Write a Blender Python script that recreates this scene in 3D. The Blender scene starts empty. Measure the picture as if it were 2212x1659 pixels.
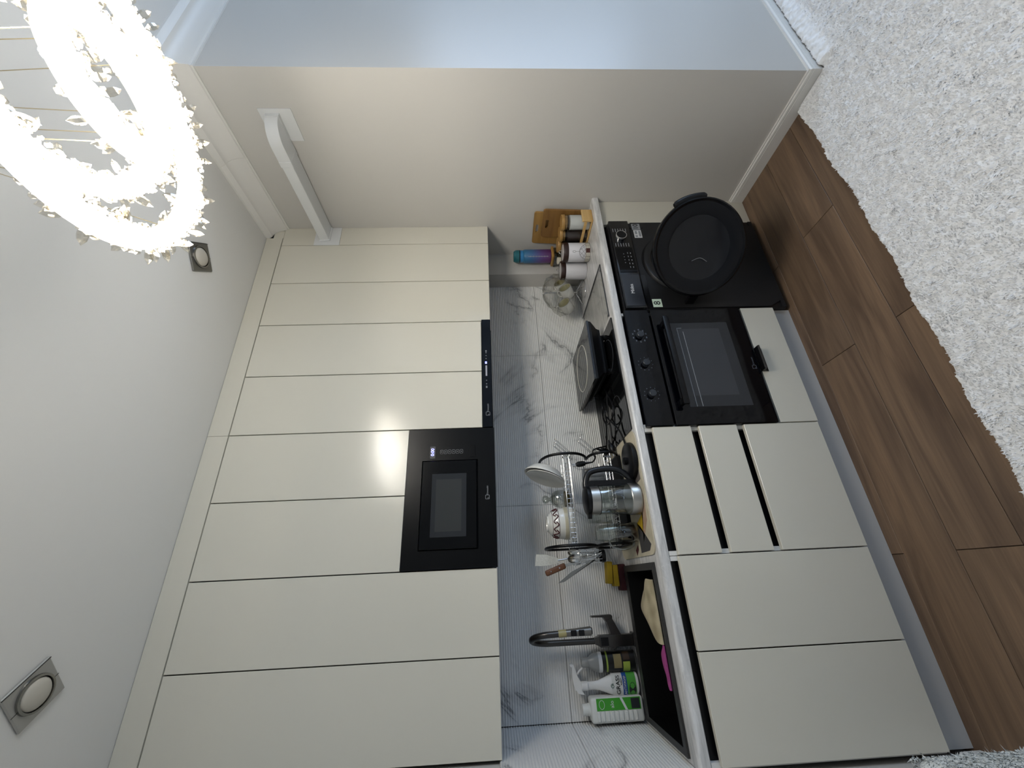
import bpy, bmesh, math, random
import numpy as np
from mathutils import Vector, Matrix
random.seed(7)
S = bpy.context.scene
C = S.collection
PI = math.pi

# ------------------------------------------------------------------ camera (phone held on its side: the picture is rolled)
cam_d = bpy.data.cameras.new('camera')
cam_d.sensor_fit = 'HORIZONTAL'
cam_d.sensor_width = 36.0
cam_d.lens = 36.0 * 874.32 / 2212.0
cam_d.clip_start = 0.02
cam = bpy.data.objects.new('camera', cam_d)
C.objects.link(cam)
_r = ((-0.04514931, -0.02826398, -0.99858034), (-0.89688964, 0.4413634, 0.02805909), (0.43994375, 0.89688321, -0.04527692))
X_, Y_, Z_ = Vector(_r[0]), -Vector(_r[1]), -Vector(_r[2])
cm = Matrix((X_, Y_, Z_)).transposed().to_4x4()
cm.translation = (0.0, 0.0, 1.51)
cam.matrix_world = cm
S.camera = cam

# ------------------------------------------------------------------ world, daylight, exposure
W = bpy.data.worlds.new('sky')
S.world = W
W.use_nodes = True
_bg = W.node_tree.nodes['Background']
_bg.inputs['Color'].default_value = (0.55, 0.73, 1.0, 1)
_bg.inputs['Strength'].default_value = 5.6
S.view_settings.view_transform = 'Standard'
S.view_settings.look = 'None'
S.view_settings.gamma = 1.0
S.view_settings.use_curve_mapping = False
S.view_settings.exposure = 0.14
S.cycles.max_bounces = 5
S.cycles.diffuse_bounces = 3
S.cycles.use_light_tree = False
S.cycles.use_adaptive_sampling = True
S.cycles.adaptive_threshold = 0.04
S.cycles.glossy_bounces = 3
S.cycles.transmission_bounces = 4
S.cycles.transparent_max_bounces = 10
S.cycles.caustics_reflective = False
S.cycles.caustics_refractive = False
LAMP_STRENGTH = 57.0
# the window in the far right wall lets the daylight in (portal only guides the sampling)
WIN = dict(x=4.3, y0=-2.3, y1=0.0, z0=0.10, z1=2.1)
_p = bpy.data.lights.new('window_portal', 'AREA')
_p.shape = 'RECTANGLE'
_p.size = WIN['z1'] - WIN['z0']
_p.size_y = WIN['y1'] - WIN['y0']
_p.cycles.is_portal = True
_po = bpy.data.objects.new('window_portal', _p)
_po.location = (WIN['x'] + 0.02, (WIN['y0'] + WIN['y1']) / 2, (WIN['z0'] + WIN['z1']) / 2)
_po.rotation_euler = (0, PI / 2, 0)
_po['kind'] = 'helper'
C.objects.link(_po)

# ------------------------------------------------------------------ materials
def lin(h):
    h = h.lstrip('#')
    o = []
    for i in (0, 2, 4):
        c = int(h[i:i + 2], 16) / 255
        o.append(c / 12.92 if c <= 0.04045 else ((c + 0.055) / 1.055) ** 2.4)
    return (*o, 1.0)

MATS = {}
def mat(name, col='#808080', rough=0.5, metal=0.0, coat=0.0, emit=None, estr=0.0, spec=0.5, bump=None, sheen=0):
    if name in MATS:
        return MATS[name]
    m = bpy.data.materials.new(name)
    m.use_nodes = True
    b = m.node_tree.nodes['Principled BSDF']
    b.inputs['Base Color'].default_value = lin(col)
    b.inputs['Roughness'].default_value = rough
    b.inputs['Metallic'].default_value = metal
    b.inputs['Coat Weight'].default_value = coat
    b.inputs['Specular IOR Level'].default_value = spec
    if sheen:
        b.inputs['Sheen Weight'].default_value = sheen
    if emit:
        b.inputs['Emission Color'].default_value = lin(emit)
        b.inputs['Emission Strength'].default_value = estr
    if bump:
        nt = m.node_tree
        n = nt.nodes.new('ShaderNodeTexNoise')
        n.inputs['Scale'].default_value = bump[0]
        n.inputs['Detail'].default_value = 4
        bp = nt.nodes.new('ShaderNodeBump')
        bp.inputs['Strength'].default_value = bump[1]
        bp.inputs['Distance'].default_value = bump[2]
        g = nt.nodes.new('ShaderNodeNewGeometry')
        nt.links.new(g.outputs['Position'], n.inputs['Vector'])
        nt.links.new(n.outputs['Fac'], bp.inputs['Height'])
        nt.links.new(bp.outputs['Normal'], b.inputs['Normal'])
    MATS[name] = m
    return m

def glass(name, tint='#ffffff', gloss=0.05, strength=1.0, rough=0.02):
    if name in MATS:
        return MATS[name]
    m = bpy.data.materials.new(name)
    m.use_nodes = True
    nt = m.node_tree
    nt.nodes.clear()
    o = nt.nodes.new('ShaderNodeOutputMaterial')
    mix = nt.nodes.new('ShaderNodeMixShader')
    t = nt.nodes.new('ShaderNodeBsdfTransparent')
    t.inputs['Color'].default_value = lin(tint)
    g = nt.nodes.new('ShaderNodeBsdfGlossy')
    g.inputs['Roughness'].default_value = rough
    lw = nt.nodes.new('ShaderNodeLayerWeight')
    lw.inputs['Blend'].default_value = 0.28
    mp = nt.nodes.new('ShaderNodeMapRange')
    mp.inputs['To Min'].default_value = gloss
    mp.inputs['To Max'].default_value = min(1.0, gloss + 0.75 * strength)
    nt.links.new(lw.outputs['Facing'], mp.inputs['Value'])
    nt.links.new(mp.outputs['Result'], mix.inputs['Fac'])
    nt.links.new(t.outputs[0], mix.inputs[1])
    nt.links.new(g.outputs[0], mix.inputs[2])
    nt.links.new(mix.outputs[0], o.inputs['Surface'])
    MATS[name] = m
    return m

def nodes(m):
    nt = m.node_tree
    return nt, nt.nodes, nt.links, nt.nodes['Principled BSDF']

def ramp(nt, fac, stops):
    r = nt.nodes.new('ShaderNodeValToRGB')
    el = r.color_ramp.elements
    while len(el) < len(stops):
        el.new(0.5)
    for e, (p, c) in zip(el, stops):
        e.position = p
        e.color = lin(c) if isinstance(c, str) else (c, c, c, 1)
    nt.links.new(fac, r.inputs['Fac'])
    return r.outputs['Color']

def vec(nt, scale=(1, 1, 1), rnd=0.0, rot=(0, 0, 0)):
    g = nt.nodes.new('ShaderNodeNewGeometry')
    out = g.outputs['Position']
    if rnd:
        oi = nt.nodes.new('ShaderNodeObjectInfo')
        ml = nt.nodes.new('ShaderNodeMath')
        ml.operation = 'MULTIPLY'
        ml.inputs[1].default_value = rnd
        nt.links.new(oi.outputs['Random'], ml.inputs[0])
        ad = nt.nodes.new('ShaderNodeVectorMath')
        ad.operation = 'ADD'
        nt.links.new(out, ad.inputs[0])
        nt.links.new(ml.outputs[0], ad.inputs[1])
        out = ad.outputs[0]
    mp = nt.nodes.new('ShaderNodeMapping')
    mp.inputs['Scale'].default_value = scale
    mp.inputs['Rotation'].default_value = rot
    nt.links.new(out, mp.inputs['Vector'])
    return mp.outputs['Vector']

def noise(nt, v, scale, detail=4, dist=0.0, rough=0.5):
    n = nt.nodes.new('ShaderNodeTexNoise')
    n.inputs['Scale'].default_value = scale
    n.inputs['Detail'].default_value = detail
    n.inputs['Distortion'].default_value = dist
    n.inputs['Roughness'].default_value = rough
    nt.links.new(v, n.inputs['Vector'])
    return n.outputs['Fac']

def mathn(nt, op, a, b=None):
    n = nt.nodes.new('ShaderNodeMath')
    n.operation = op
    for i, q in enumerate((a, b)):
        if q is None:
            continue
        if isinstance(q, (int, float)):
            n.inputs[i].default_value = q
        else:
            nt.links.new(q, n.inputs[i])
    return n.outputs[0]

def mixc(nt, fac, a, b, mode='MIX'):
    n = nt.nodes.new('ShaderNodeMix')
    n.data_type = 'RGBA'
    n.blend_type = mode
    if isinstance(fac, (int, float)):
        n.inputs['Factor'].default_value = fac
    else:
        nt.links.new(fac, n.inputs['Factor'])
    for key, q in (('A', a), ('B', b)):
        i = [s for s in n.inputs if s.name == key and s.type == 'RGBA'][0]
        if isinstance(q, str):
            i.default_value = lin(q)
        else:
            nt.links.new(q, i)
    return [s for s in n.outputs if s.type == 'RGBA'][0]

def wood_floor():
    m = mat('floor_wood', '#6b5340', 0.48)
    nt, N, L, b = nodes(m)
    v = vec(nt, (0.55, 5.5, 1), rnd=23.0)
    n1 = noise(nt, v, 2.2, 5, 1.3)
    v2 = vec(nt, (2.0, 60, 1), rnd=11.0)
    n2 = noise(nt, v2, 3.0, 3, 0.2)
    c1 = ramp(nt, n1, [(0.28, '#5c4839'), (0.5, '#7f6751'), (0.72, '#95795f')])
    c2 = mixc(nt, mathn(nt, 'MULTIPLY', n2, 0.6), c1, '#4a382c')
    # knots
    vo = nt.nodes.new('ShaderNodeTexVoronoi')
    vo.inputs['Scale'].default_value = 1.0
    vo.inputs['Randomness'].default_value = 1.0
    L.new(vec(nt, (1.6, 4.6, 1), rnd=5.0), vo.inputs['Vector'])
    k = ramp(nt, vo.outputs['Distance'], [(0.03, 1.0), (0.13, 0.0)])
    c3 = mixc(nt, mathn(nt, 'MULTIPLY', k, 0.55), c2, '#3b291f')
    oi = nt.nodes.new('ShaderNodeObjectInfo')
    tone = ramp(nt, oi.outputs['Random'], [(0.0, 0.86), (1.0, 1.0)])
    c4 = mixc(nt, 1.0, c3, tone, 'MULTIPLY')
    L.new(c4, b.inputs['Base Color'])
    return m

def marble_tile():
    m = mat('marble_tile', '#b9b9b8', 0.32)
    nt, N, L, b = nodes(m)
    v = vec(nt, (1, 1, 1.1), rot=(0.0, 0.6, 0.3))
    n = noise(nt, v, 1.25, 6, 1.0, 0.60)
    d = mathn(nt, 'ABSOLUTE', mathn(nt, 'SUBTRACT', n, 0.5))
    vein = ramp(nt, d, [(0.0, 1.0), (0.008, 0.35), (0.04, 0.0)])
    msk = ramp(nt, noise(nt, v, 2.6, 2), [(0.50, 0.0), (0.58, 1.0)])
    cl = noise(nt, vec(nt, (1, 1, 1.6)), 1.1, 3)
    base = ramp(nt, cl, [(0.3, '#dadad8'), (0.7, '#e5e4e1')])
    col = mixc(nt, mathn(nt, 'MULTIPLY', mathn(nt, 'MULTIPLY', vein, msk), 0.8), base, '#66676a')
    L.new(col, b.inputs['Base Color'])
    return m

def counter_mat():
    m = mat('counter_marble', '#c0c0bf', 0.2)
    nt, N, L, b = nodes(m)
    v = vec(nt, (2.2, 16, 16), rot=(0.0, 0.35, 0.22))
    n = noise(nt, v, 2.6, 7, 0.5, .62)
    c = ramp(nt, n, [(0.28, '#a6a6a5'), (0.46, '#c6c5c3'), (0.58, '#d3d2d0'), (0.72, '#ebeae8')])
    v2 = vec(nt, (9, 9, 9), rot=(0.4, 0.7, 0.3))
    d = mathn(nt, 'ABSOLUTE', mathn(nt, 'SUBTRACT', noise(nt, v2, 1.0, 3, 1.0), 0.5))
    vein = ramp(nt, d, [(0.0, 0.16), (0.015, 0.0)])
    L.new(mixc(nt, vein, c, '#f2f1ee'), b.inputs['Base Color'])
    return m

def bamboo(name, a, bcol, ax=1, s=30):
    m = mat(name, a, 0.45)
    nt, N, L, b = nodes(m)
    sc = [s, s, s]
    sc[ax] = s * 0.06
    n = noise(nt, vec(nt, sc), 1.0, 3, 0.4)
    L.new(ramp(nt, n, [(0.3, a), (0.7, bcol)]), b.inputs['Base Color'])
    return m

def speckle(name, a, bcol, scale, rough=0.5, coat=0.0):
    m = mat(name, a, rough, coat=coat)
    nt, N, L, b = nodes(m)
    n = noise(nt, vec(nt), scale, 3)
    L.new(ramp(nt, n, [(0.35, a), (0.65, bcol)]), b.inputs['Base Color'])
    return m

def vgrad(name, z0, z1, cols, rough=0.35, metal=0.0):
    m = mat(name, cols[0], rough, metal)
    nt, N, L, b = nodes(m)
    g = nt.nodes.new('ShaderNodeNewGeometry')
    s = nt.nodes.new('ShaderNodeSeparateXYZ')
    L.new(g.outputs['Position'], s.inputs[0])
    mp = nt.nodes.new('ShaderNodeMapRange')
    mp.inputs['From Min'].default_value = z0
    mp.inputs['From Max'].default_value = z1
    L.new(s.outputs['Z'], mp.inputs['Value'])
    k = len(cols) - 1
    L.new(ramp(nt, mp.outputs['Result'], [(i / k, c) for i, c in enumerate(cols)]), b.inputs['Base Color'])
    return m

FLOOR = wood_floor()
TILE = marble_tile()
COUNTER = counter_mat()
DOORM = mat('matt_cashmere', '#d2cec0', 0.20, spec=0.5, bump=(900, 0.04, 0.0004))
CARC = mat('carcass_white', '#d9d8d4', 0.5)
PLINTH = mat('plinth_grey', '#b4b3b0', 0.5)
WALLP = mat('wall_paint', '#c5c2bc', 0.36, bump=(260, 0.12, 0.0008))
CEIL = mat('ceiling_paint', '#dbdad6', 0.55, bump=(300, 0.08, 0.0006))
WHITE = mat('white_trim', '#dcdad5', 0.4)
PVC = mat('white_plastic', '#d8d9d8', 0.35)
BLACK = mat('black_plastic', '#08080a', 0.38, spec=.3)
BLACKM = mat('black_matt', '#060607', 0.6, spec=.2)
BGLASS = mat('black_glass', '#030408', 0.06, spec=.28)
GROUT = mat('tile_grout', '#4a4948', 0.8)
STEEL = mat('steel', '#c9c8c4', 0.2, 1.0)
STEELB = mat('brushed_steel', '#b5b2ac', 0.32, 1.0)
CHROME = mat('chrome', '#e4e4e4', 0.06, 1.0)
GRAPH = mat('graphite_metal', '#4a4846', 0.3, 0.85)
GRAPHD = mat('graphite_dark', '#1c1b1b', 0.35, 0.4)
GREYP = mat('grey_print', '#8d8f92', 0.5)
WPRINT = mat('white_print', '#d8d8d8', 0.5)
CLEAR = glass('clear_glass', '#f2f4f2', 0.06, 0.7)
SMOKE = glass('smoked_glass', '#56585c', 0.05, 0.5)
BAMB = bamboo('bamboo', '#94703a', '#b08a4f', 1)
BAMBZ = bamboo('bamboo_dark', '#77542a', '#906b38', 1)
BAMBL = bamboo('bamboo_light', '#c29a5c', '#d6b47a', 0)
SINKM = speckle('black_granite', '#050505', '#0a0a0a', 900, 0.5)
SINKM.node_tree.nodes['Principled BSDF'].inputs['Specular IOR Level'].default_value = .2
SINKR = speckle('black_granite_rim', '#2b2a29', '#353432', 900, 0.5)

# ------------------------------------------------------------------ mesh builder
class MB:
    def __init__(s):
        s.v, s.f, s.T = [], [], Matrix.Identity(4)
    def at(s, m):
        s.T = m
        return s
    def add(s, vs, fs):
        k = len(s.v)
        s.v += [tuple(s.T @ Vector(p)) for p in vs]
        s.f += [tuple(i + k for i in f) for f in fs]
        return s
    def box(s, x0, x1, y0, y1, z0, z1):
        return s.add([(x0, y0, z0), (x1, y0, z0), (x1, y1, z0), (x0, y1, z0), (x0, y0, z1), (x1, y0, z1), (x1, y1, z1), (x0, y1, z1)],
                     [(0, 3, 2, 1), (4, 5, 6, 7), (0, 1, 5, 4), (1, 2, 6, 5), (2, 3, 7, 6), (3, 0, 4, 7)])
    def rbox(s, x0, x1, y0, y1, z0, z1, r=0.002, seg=2):
        bm = bmesh.new()
        bmesh.ops.create_cube(bm, size=1)
        for q in bm.verts:
            q.co = ((q.co.x + .5) * (x1 - x0) + x0, (q.co.y + .5) * (y1 - y0) + y0, (q.co.z + .5) * (z1 - z0) + z0)
        bmesh.ops.bevel(bm, geom=bm.edges[:], offset=r, segments=seg, affect='EDGES', profile=0.5)
        bm.verts.index_update()
        s.add([q.co[:] for q in bm.verts], [[q.index for q in f.verts] for f in bm.faces])
        bm.free()
        return s
    def prism(s, poly, lo, hi, axis='y'):
        P = {'x': lambda a, b, t: (t, a, b), 'y': lambda a, b, t: (a, t, b), 'z': lambda a, b, t: (a, b, t)}[axis]
        n = len(poly)
        vs = [P(a, b, lo) for a, b in poly] + [P(a, b, hi) for a, b in poly]
        fs = [tuple(range(n)), tuple(range(2 * n - 1, n - 1, -1))]
        fs += [(i, i + n, (i + 1) % n + n, (i + 1) % n) for i in range(n)]
        return s.add(vs, fs)
    def lathe(s, prof, c=(0, 0, 0), n=28, cap=True):
        vs, fs = [], []
        k = len(prof)
        for i in range(n):
            a = 2 * PI * i / n
            vs += [(c[0] + r * math.cos(a), c[1] + r * math.sin(a), c[2] + z) for r, z in prof]
        for i in range(n):
            j = (i + 1) % n
            fs += [(i * k + q, j * k + q, j * k + q + 1, i * k + q + 1) for q in range(k - 1)]
        if cap:
            if prof[0][0] > 1e-5:
                fs.append(tuple(i * k for i in range(n))[::-1])
            if prof[-1][0] > 1e-5:
                fs.append(tuple(i * k + k - 1 for i in range(n)))
        return s.add(vs, fs)
    def tube(s, path, r, n=8, closed=False, cap=True):
        P = [Vector(p) for p in path]
        m = len(P)
        rs = r if isinstance(r, (list, tuple)) else [r] * m
        vs, fs = [], []
        ref = None
        for i, p in enumerate(P):
            a = P[(i - 1) % m] if (closed or i > 0) else p
            b = P[(i + 1) % m] if (closed or i < m - 1) else p
            t = (b - a).normalized()
            if ref is None:
                ref = t.orthogonal().normalized()
            ref = (ref - t * ref.dot(t))
            ref = ref.normalized() if ref.length > 1e-6 else t.orthogonal().normalized()
            bn = t.cross(ref)
            for q in range(n):
                an = 2 * PI * q / n
                vs.append(p + (ref * math.cos(an) + bn * math.sin(an)) * rs[i])
        for i in range(m if closed else m - 1):
            j = (i + 1) % m
            fs += [(i * n + q, i * n + (q + 1) % n, j * n + (q + 1) % n, j * n + q) for q in range(n)]
        if not closed and cap:
            fs += [tuple(range(n))[::-1], tuple((m - 1) * n + q for q in range(n))]
        return s.add(vs, fs)
    def cyl(s, a, b, r, n=20, r2=None):
        return s.tube([a, b], [r, r if r2 is None else r2], n)
    def build(s, name, m, parent=None, angle=35):
        me = bpy.data.meshes.new(name)
        o0 = origin(parent)
        me.from_pydata([(a - o0.x, b - o0.y, c - o0.z) for a, b, c in s.v], [], s.f)
        if angle:
            me.polygons.foreach_set('use_smooth', [True] * len(me.polygons))
            me.set_sharp_from_angle(angle=math.radians(angle))
        me.materials.append(m)
        me.update()
        o = bpy.data.objects.new(name, me)
        C.objects.link(o)
        if parent:
            o.parent = parent
        return o

def origin(o):
    v = Vector((0, 0, 0))
    while o:
        v += o.location
        o = o.parent
    return v

def tag(o, label, cat, group=None):
    o['label'] = label
    o['category'] = cat
    if group:
        o['group'] = group
    return o

def thing(name, label, cat, loc, group=None):
    o = bpy.data.objects.new(name, None)
    o.empty_display_size = 0.05
    o.location = loc
    C.objects.link(o)
    return tag(o, label, cat, group)

def struct(o):
    o['kind'] = 'structure'
    return o

def spline(pts, n=8, closed=False):
    P = [Vector(p) for p in pts]
    m = len(P)
    out = []
    for i in range(m if closed else m - 1):
        if closed:
            p0, p1, p2, p3 = P[(i - 1) % m], P[i], P[(i + 1) % m], P[(i + 2) % m]
        else:
            p0, p1, p2, p3 = P[max(i - 1, 0)], P[i], P[i + 1], P[min(i + 2, m - 1)]
        for k in range(n):
            t = k / n
            out.append(0.5 * ((2 * p1) + (p2 - p0) * t + (2 * p0 - 5 * p1 + 4 * p2 - p3) * t * t + (3 * p1 - p0 - 3 * p2 + p3) * t ** 3))
    if not closed:
        out.append(P[-1])
    return out

def text(name, s, size, loc, m, parent, rot=(PI / 2, 0, 0), ext=0.0003, align='CENTER', shear=0.0):
    cu = bpy.data.curves.new(name, 'FONT')
    cu.body = s
    cu.size = size
    cu.extrude = ext
    cu.align_x = align
    cu.align_y = 'CENTER'
    cu.shear = shear
    cu.resolution_u = 3
    cu.materials.append(m)
    tmp = bpy.data.objects.new(name, cu)
    me = bpy.data.meshes.new_from_object(tmp)
    me.name = name
    bpy.data.objects.remove(tmp)
    o = bpy.data.objects.new(name, me)
    C.objects.link(o)
    o.rotation_euler = rot
    if parent:
        o.parent = parent
    o.location = Vector(loc) - origin(parent)
    return o

def rrect(x0, x1, y0, y1, r, n=6):
    p = []
    for cx, cy, a0 in ((x1 - r, y1 - r, 0), (x0 + r, y1 - r, 90), (x0 + r, y0 + r, 180), (x1 - r, y0 + r, 270)):
        for i in range(n + 1):
            a = math.radians(a0 + 90 * i / n)
            p.append((cx + r * math.cos(a), cy + r * math.sin(a)))
    return p

# ------------------------------------------------------------------ the room
XL, XR, YB, YF, ZC = -0.56, 1.985, 2.194, 0.963, 2.837
XE, YN = 4.3, -2.7
# floor with its planks
fl = struct(MB().box(XL - .1, XE, YN, YB + .1, -0.06, -0.008).build('floor', mat('subfloor', '#2c221b', 0.9), None, 0))
PL = 1.395
rows = [(1.785, 0.031), (1.593, 0.829), (1.400, 0.030), (1.207, 0.826), (1.014, 0.35)]
plank_mesh = {}
for ytop, xj in rows:
    xs = xj - PL * 2
    while xs < 2.6:
        a, b_ = max(xs, XL - .02), min(xs + PL, 2.6)
        if b_ - a > 0.03:
            key = round(b_ - a, 3)
            o = None
            if key not in plank_mesh:
                o = MB().rbox(0, b_ - a - .0020, -0.1910, 0, -0.008, 0, 0.0012, 1).build('plank', FLOOR, fl, 0)
                plank_mesh[key] = o.data
            else:
                o = bpy.data.objects.new('plank', plank_mesh[key])
                C.objects.link(o)
                o.parent = fl
            o.location = (a + .0008, ytop, 0)
        xs += PL
# ceiling and walls
struct(MB().box(XL - .1, XE, YN, YB + .1, ZC, ZC + .08).build('ceiling', CEIL, None, 0))
wb = struct(MB().box(XL - .1, 2.1, YB + .006, YB + .1, 0, ZC).build('wall_back', WALLP, None, 0))
wl = struct(MB().box(XL - .1, XL, YN, YB + .1, 0, ZC).build('wall_left', WALLP, None, 0))
struct(MB().box(XR, XE, YF, YB + .1, 0, ZC).build('wall_right', WALLP, None, 0))
struct(MB().box(XL - .1, XE, YN - .1, YN, 0, ZC).build('wall_behind', WALLP, None, 0))
we = MB()
we.box(XE, XE + .12, YN, WIN['y0'], 0, ZC).box(XE, XE + .12, WIN['y1'], YF + .1, 0, ZC)
we.box(XE, XE + .12, WIN['y0'], WIN['y1'], 0, WIN['z0']).box(XE, XE + .12, WIN['y0'], WIN['y1'], WIN['z1'], ZC)
struct(we.build('wall_far_right', WALLP, None, 0))
wf = MB()
for y in (WIN['y0'], (WIN['y0'] + WIN['y1']) / 2 - .03, WIN['y1'] - .06):
    wf.box(XE + .03, XE + .08, y, y + .06, WIN['z0'], WIN['z1'])
wf.box(XE + .03, XE + .08, WIN['y0'], WIN['y1'], WIN['z0'], WIN['z0'] + .06).box(XE + .03, XE + .08, WIN['y0'], WIN['y1'], WIN['z1'] - .06, WIN['z1'])
struct(wf.build('window_1', WHITE, None, 0))
# pipe box in the back right corner
struct(MB().box(1.811, XR + .01, 2.062, YB + .02, 0, ZC).build('wall_column', WALLP, None, 0))

# crown moulding: cove profile (d out from the wall, z)
def crown_prof():
    p = [(0, 2.718), (0.006, 2.718), (0.006, 2.726), (0.012, 2.729)]
    for i in range(9):
        a = math.radians(90 * i / 8)
        p.append((0.014 + 0.048 * (1 - math.cos(a)), 2.735 + 0.062 * math.sin(a) + 0.01 * i / 8))
    p += [(0.066, 2.812), (0.072, 2.816), (0.080, 2.826), (0.080, ZC), (0, ZC)]
    return p
cp = crown_prof()
def sweep(prof, path, name, m):
    # prof: (d, z); path: list of (x, y, nx, ny) wall points with outward direction already mitred
    b = MB()
    vs, fs, k = [], [], len(prof)
    for x, y, nx, ny in path:
        vs += [(x + nx * d, y + ny * d, z) for d, z in prof]
    for i in range(len(path) - 1):
        fs += [(i * k + q, (i + 1) * k + q, (i + 1) * k + (q + 1) % k, i * k + (q + 1) % k) for q in range(k)]
    fs += [tuple(range(k)), tuple(range(len(path) * k - 1, (len(path) - 1) * k - 1, -1))]
    return struct(b.add(vs, fs).build(name, m, None, 25))
sweep(cp, [(XR, 1.825, -1, 0), (XR, 1.36, -1, 0)], 'trim_1', WHITE)
sweep(cp, [(XR, 1.359, -1, 0), (XR, YF, -1, -1), (XE, YF, 0, -1)], 'trim_2', WHITE)
bp = [(0, 0), (0.015, 0), (0.015, 0.055), (0.0135, 0.056), (0.0135, 0.059), (0.015, 0.060), (0.014, 0.068), (0.009, 0.072), (0.009, 0.078), (0, 0.078)]
sweep(bp, [(XR, 1.648, -1, 0), (XR, YF, -1, -1), (XE, YF, 0, -1)], 'baseboard_right', WHITE)
sweep(bp, [(XL, 1.625, 1, 0), (XL, YN, 1, 0)], 'baseboard_left', WHITE)

# ribbed marble tiles
def tile_mesh(w, h):
    nr = round(h / 0.01085)
    n = nr * 6
    vs, fs = [], []
    for i in range(n + 1):
        z = h * i / n
        d = 0.0036 * (1 - abs(math.sin(PI * i / 6)) ** 0.8)
        vs += [(0, -0.008 + d, z), (w, -0.008 + d, z)]
    for i in range(n):
        fs.append((2 * i, 2 * i + 1, 2 * i + 3, 2 * i + 2))
    k = len(vs)
    vs += [(0, 0.002, 0), (w, 0.002, 0), (0, 0.002, h), (w, 0.002, h)]
    fs += [(k, k + 1, 1, 0), (2 * n, 2 * n + 1, k + 3, k + 2), (k, *range(0, 2 * n + 1, 2), k + 2), (k + 1, k + 3, *range(2 * n + 1, 0, -2))]
    return vs, fs
G = 0.0009
struct(MB().box(-.552, 1.811, YB - .001, YB + .006, .9, 1.53).build('wall_grout', GROUT, wb, 0))
for z0, z1 in ((0.905, 1.2155), (1.2155, 1.526)):
    for x0, x1 in ((-.549, .36), (.36, 1.268), (1.268, 1.811)):
        vs, fs = tile_mesh(x1 - x0 - 2 * G, z1 - z0 - 2 * G)
        MB().at(Matrix.Translation((x0 + G, YB, z0 + G))).add(vs, fs).build('tile', TILE, wb, 60)
    for y0, y1 in ((1.60, 2.186),):
        vs, fs = tile_mesh(y1 - y0 - 2 * G, z1 - z0 - 2 * G)
        # facing +x on the left wall
        M_ = Matrix.Translation((XL + .002, y0 + G, z0 + G)) @ Matrix.Rotation(PI / 2, 4, 'Z')
        MB().at(M_).add(vs, fs).build('tile', TILE, wl, 60)

# ------------------------------------------------------------------ worktop
b = MB()
pr = [(1.70, .873), (1.700, .911)]
rr = 0.012
edge = [(1.70, .873), (1.622, .873), (1.619, .876)]
for i in range(7):
    a = math.radians(180 - 90 * i / 6)
    edge.append((1.619 + rr + rr * math.cos(a), .911 - rr + rr * math.sin(a)))
edge.append((1.70, .911))
b.prism(edge, -.548, XR - .001, 'x')
b.box(-.548, -.52, 1.70, YB - .009, .873, .911).box(.03, 1.811, 1.70, YB - .009, .873, .911)
b.box(-.52, .03, 2.072, YB - .009, .873, .911).box(1.811, XR - .001, 1.70, 2.061, .873, .911)
tag(b.build('worktop', COUNTER, None, 30), 'long light grey marble-look worktop with a rounded front edge', 'worktop')

# ------------------------------------------------------------------ lower cabinets
YD = 1.603
def front(name, x0, x1, z0, z1, parent, m=None, y=YD, t=.018):
    return MB().rbox(x0, x1, y, y + t, z0, z1, .0012, 1).build(name, m or DOORM, parent, 0)
def carcass(x0, x1, z0, z1, parent, gaps, y0=1.622, y1=2.17):
    c = MB().box(x0, x0 + .016, y0, y1, z0, z1).box(x1 - .016, x1, y0, y1, z0, z1)
    c.box(x0 + .016, x1 - .016, y1 - .01, y1, z0, z1).box(x0 + .016, x1 - .016, y0, y1, z0, z0 + .016)
    c.build('body', CARC, parent, 0)
    for g0, g1 in gaps:
        MB().box(x0 + .017, x1 - .017, 1.640, 1.66, g0 - .03, g1 + .008).build('handle_profile', BLACK, parent, 0)

t = thing('sink_cabinet', 'low two-door cabinet under the black sink, at the left wall', 'cabinet', (-.24, 1.9, .11))
carcass(-.545, .061, .112, .872, t, [(.845, .865)])
front('door', -.236, .060, .117, .846, t)
front('door', -.537, -.240, .117, .846, t)
t = thing('drawer_cabinet', 'low cabinet of three handleless drawers left of the oven', 'cabinet', (.314, 1.9, .11))
carcass(.063, .566, .112, .872, t, [(.845, .865), (.645, .676), (.447, .476)])
front('drawer', .0645, .5635, .678, .843, t)
front('drawer', .0645, .5635, .478, .643, t)
front('drawer', .0645, .5635, .116, .445, t)
t = thing('oven_cabinet', 'low cabinet with one shallow drawer beneath the black oven', 'cabinet', (.867, 1.9, .11))
MB().box(.568, .584, 1.625, 2.17, .112, .872).box(1.152, 1.168, 1.625, 2.17, .112, .872).box(.584, 1.152, 1.63, 2.17, .112, .128).box(.584, 1.152, 1.63, 2.17, .272, .286).build('body', CARC, t, 0)
d = front('drawer', .568, 1.170, .112, .279, t)
tabp = [(0, .285), (-.03, .285), (-.036, .281), (-.033, .276), (-.014, .274), (-.006, .264), (-.002, .250), (0, .250)]
h = MB().prism([(YD + a, z) for a, z in tabp], .815, .935, 'x').build('handle', BLACK, d, 30)
h['label'] = 'black folded tab handle'
tag(MB().box(-.545, 1.18, 1.643, 1.66, 0.001, .111).build('plinth', PLINTH, None, 0), 'grey toe-kick board along the floor under the low cabinets', 'plinth')
tag(MB().box(1.80, XR - .002, 1.648, 1.666, .001, .872).build('filler_panel', DOORM, None, 0), 'narrow floor-standing filler board right of the washing machine', 'panel')

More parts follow.
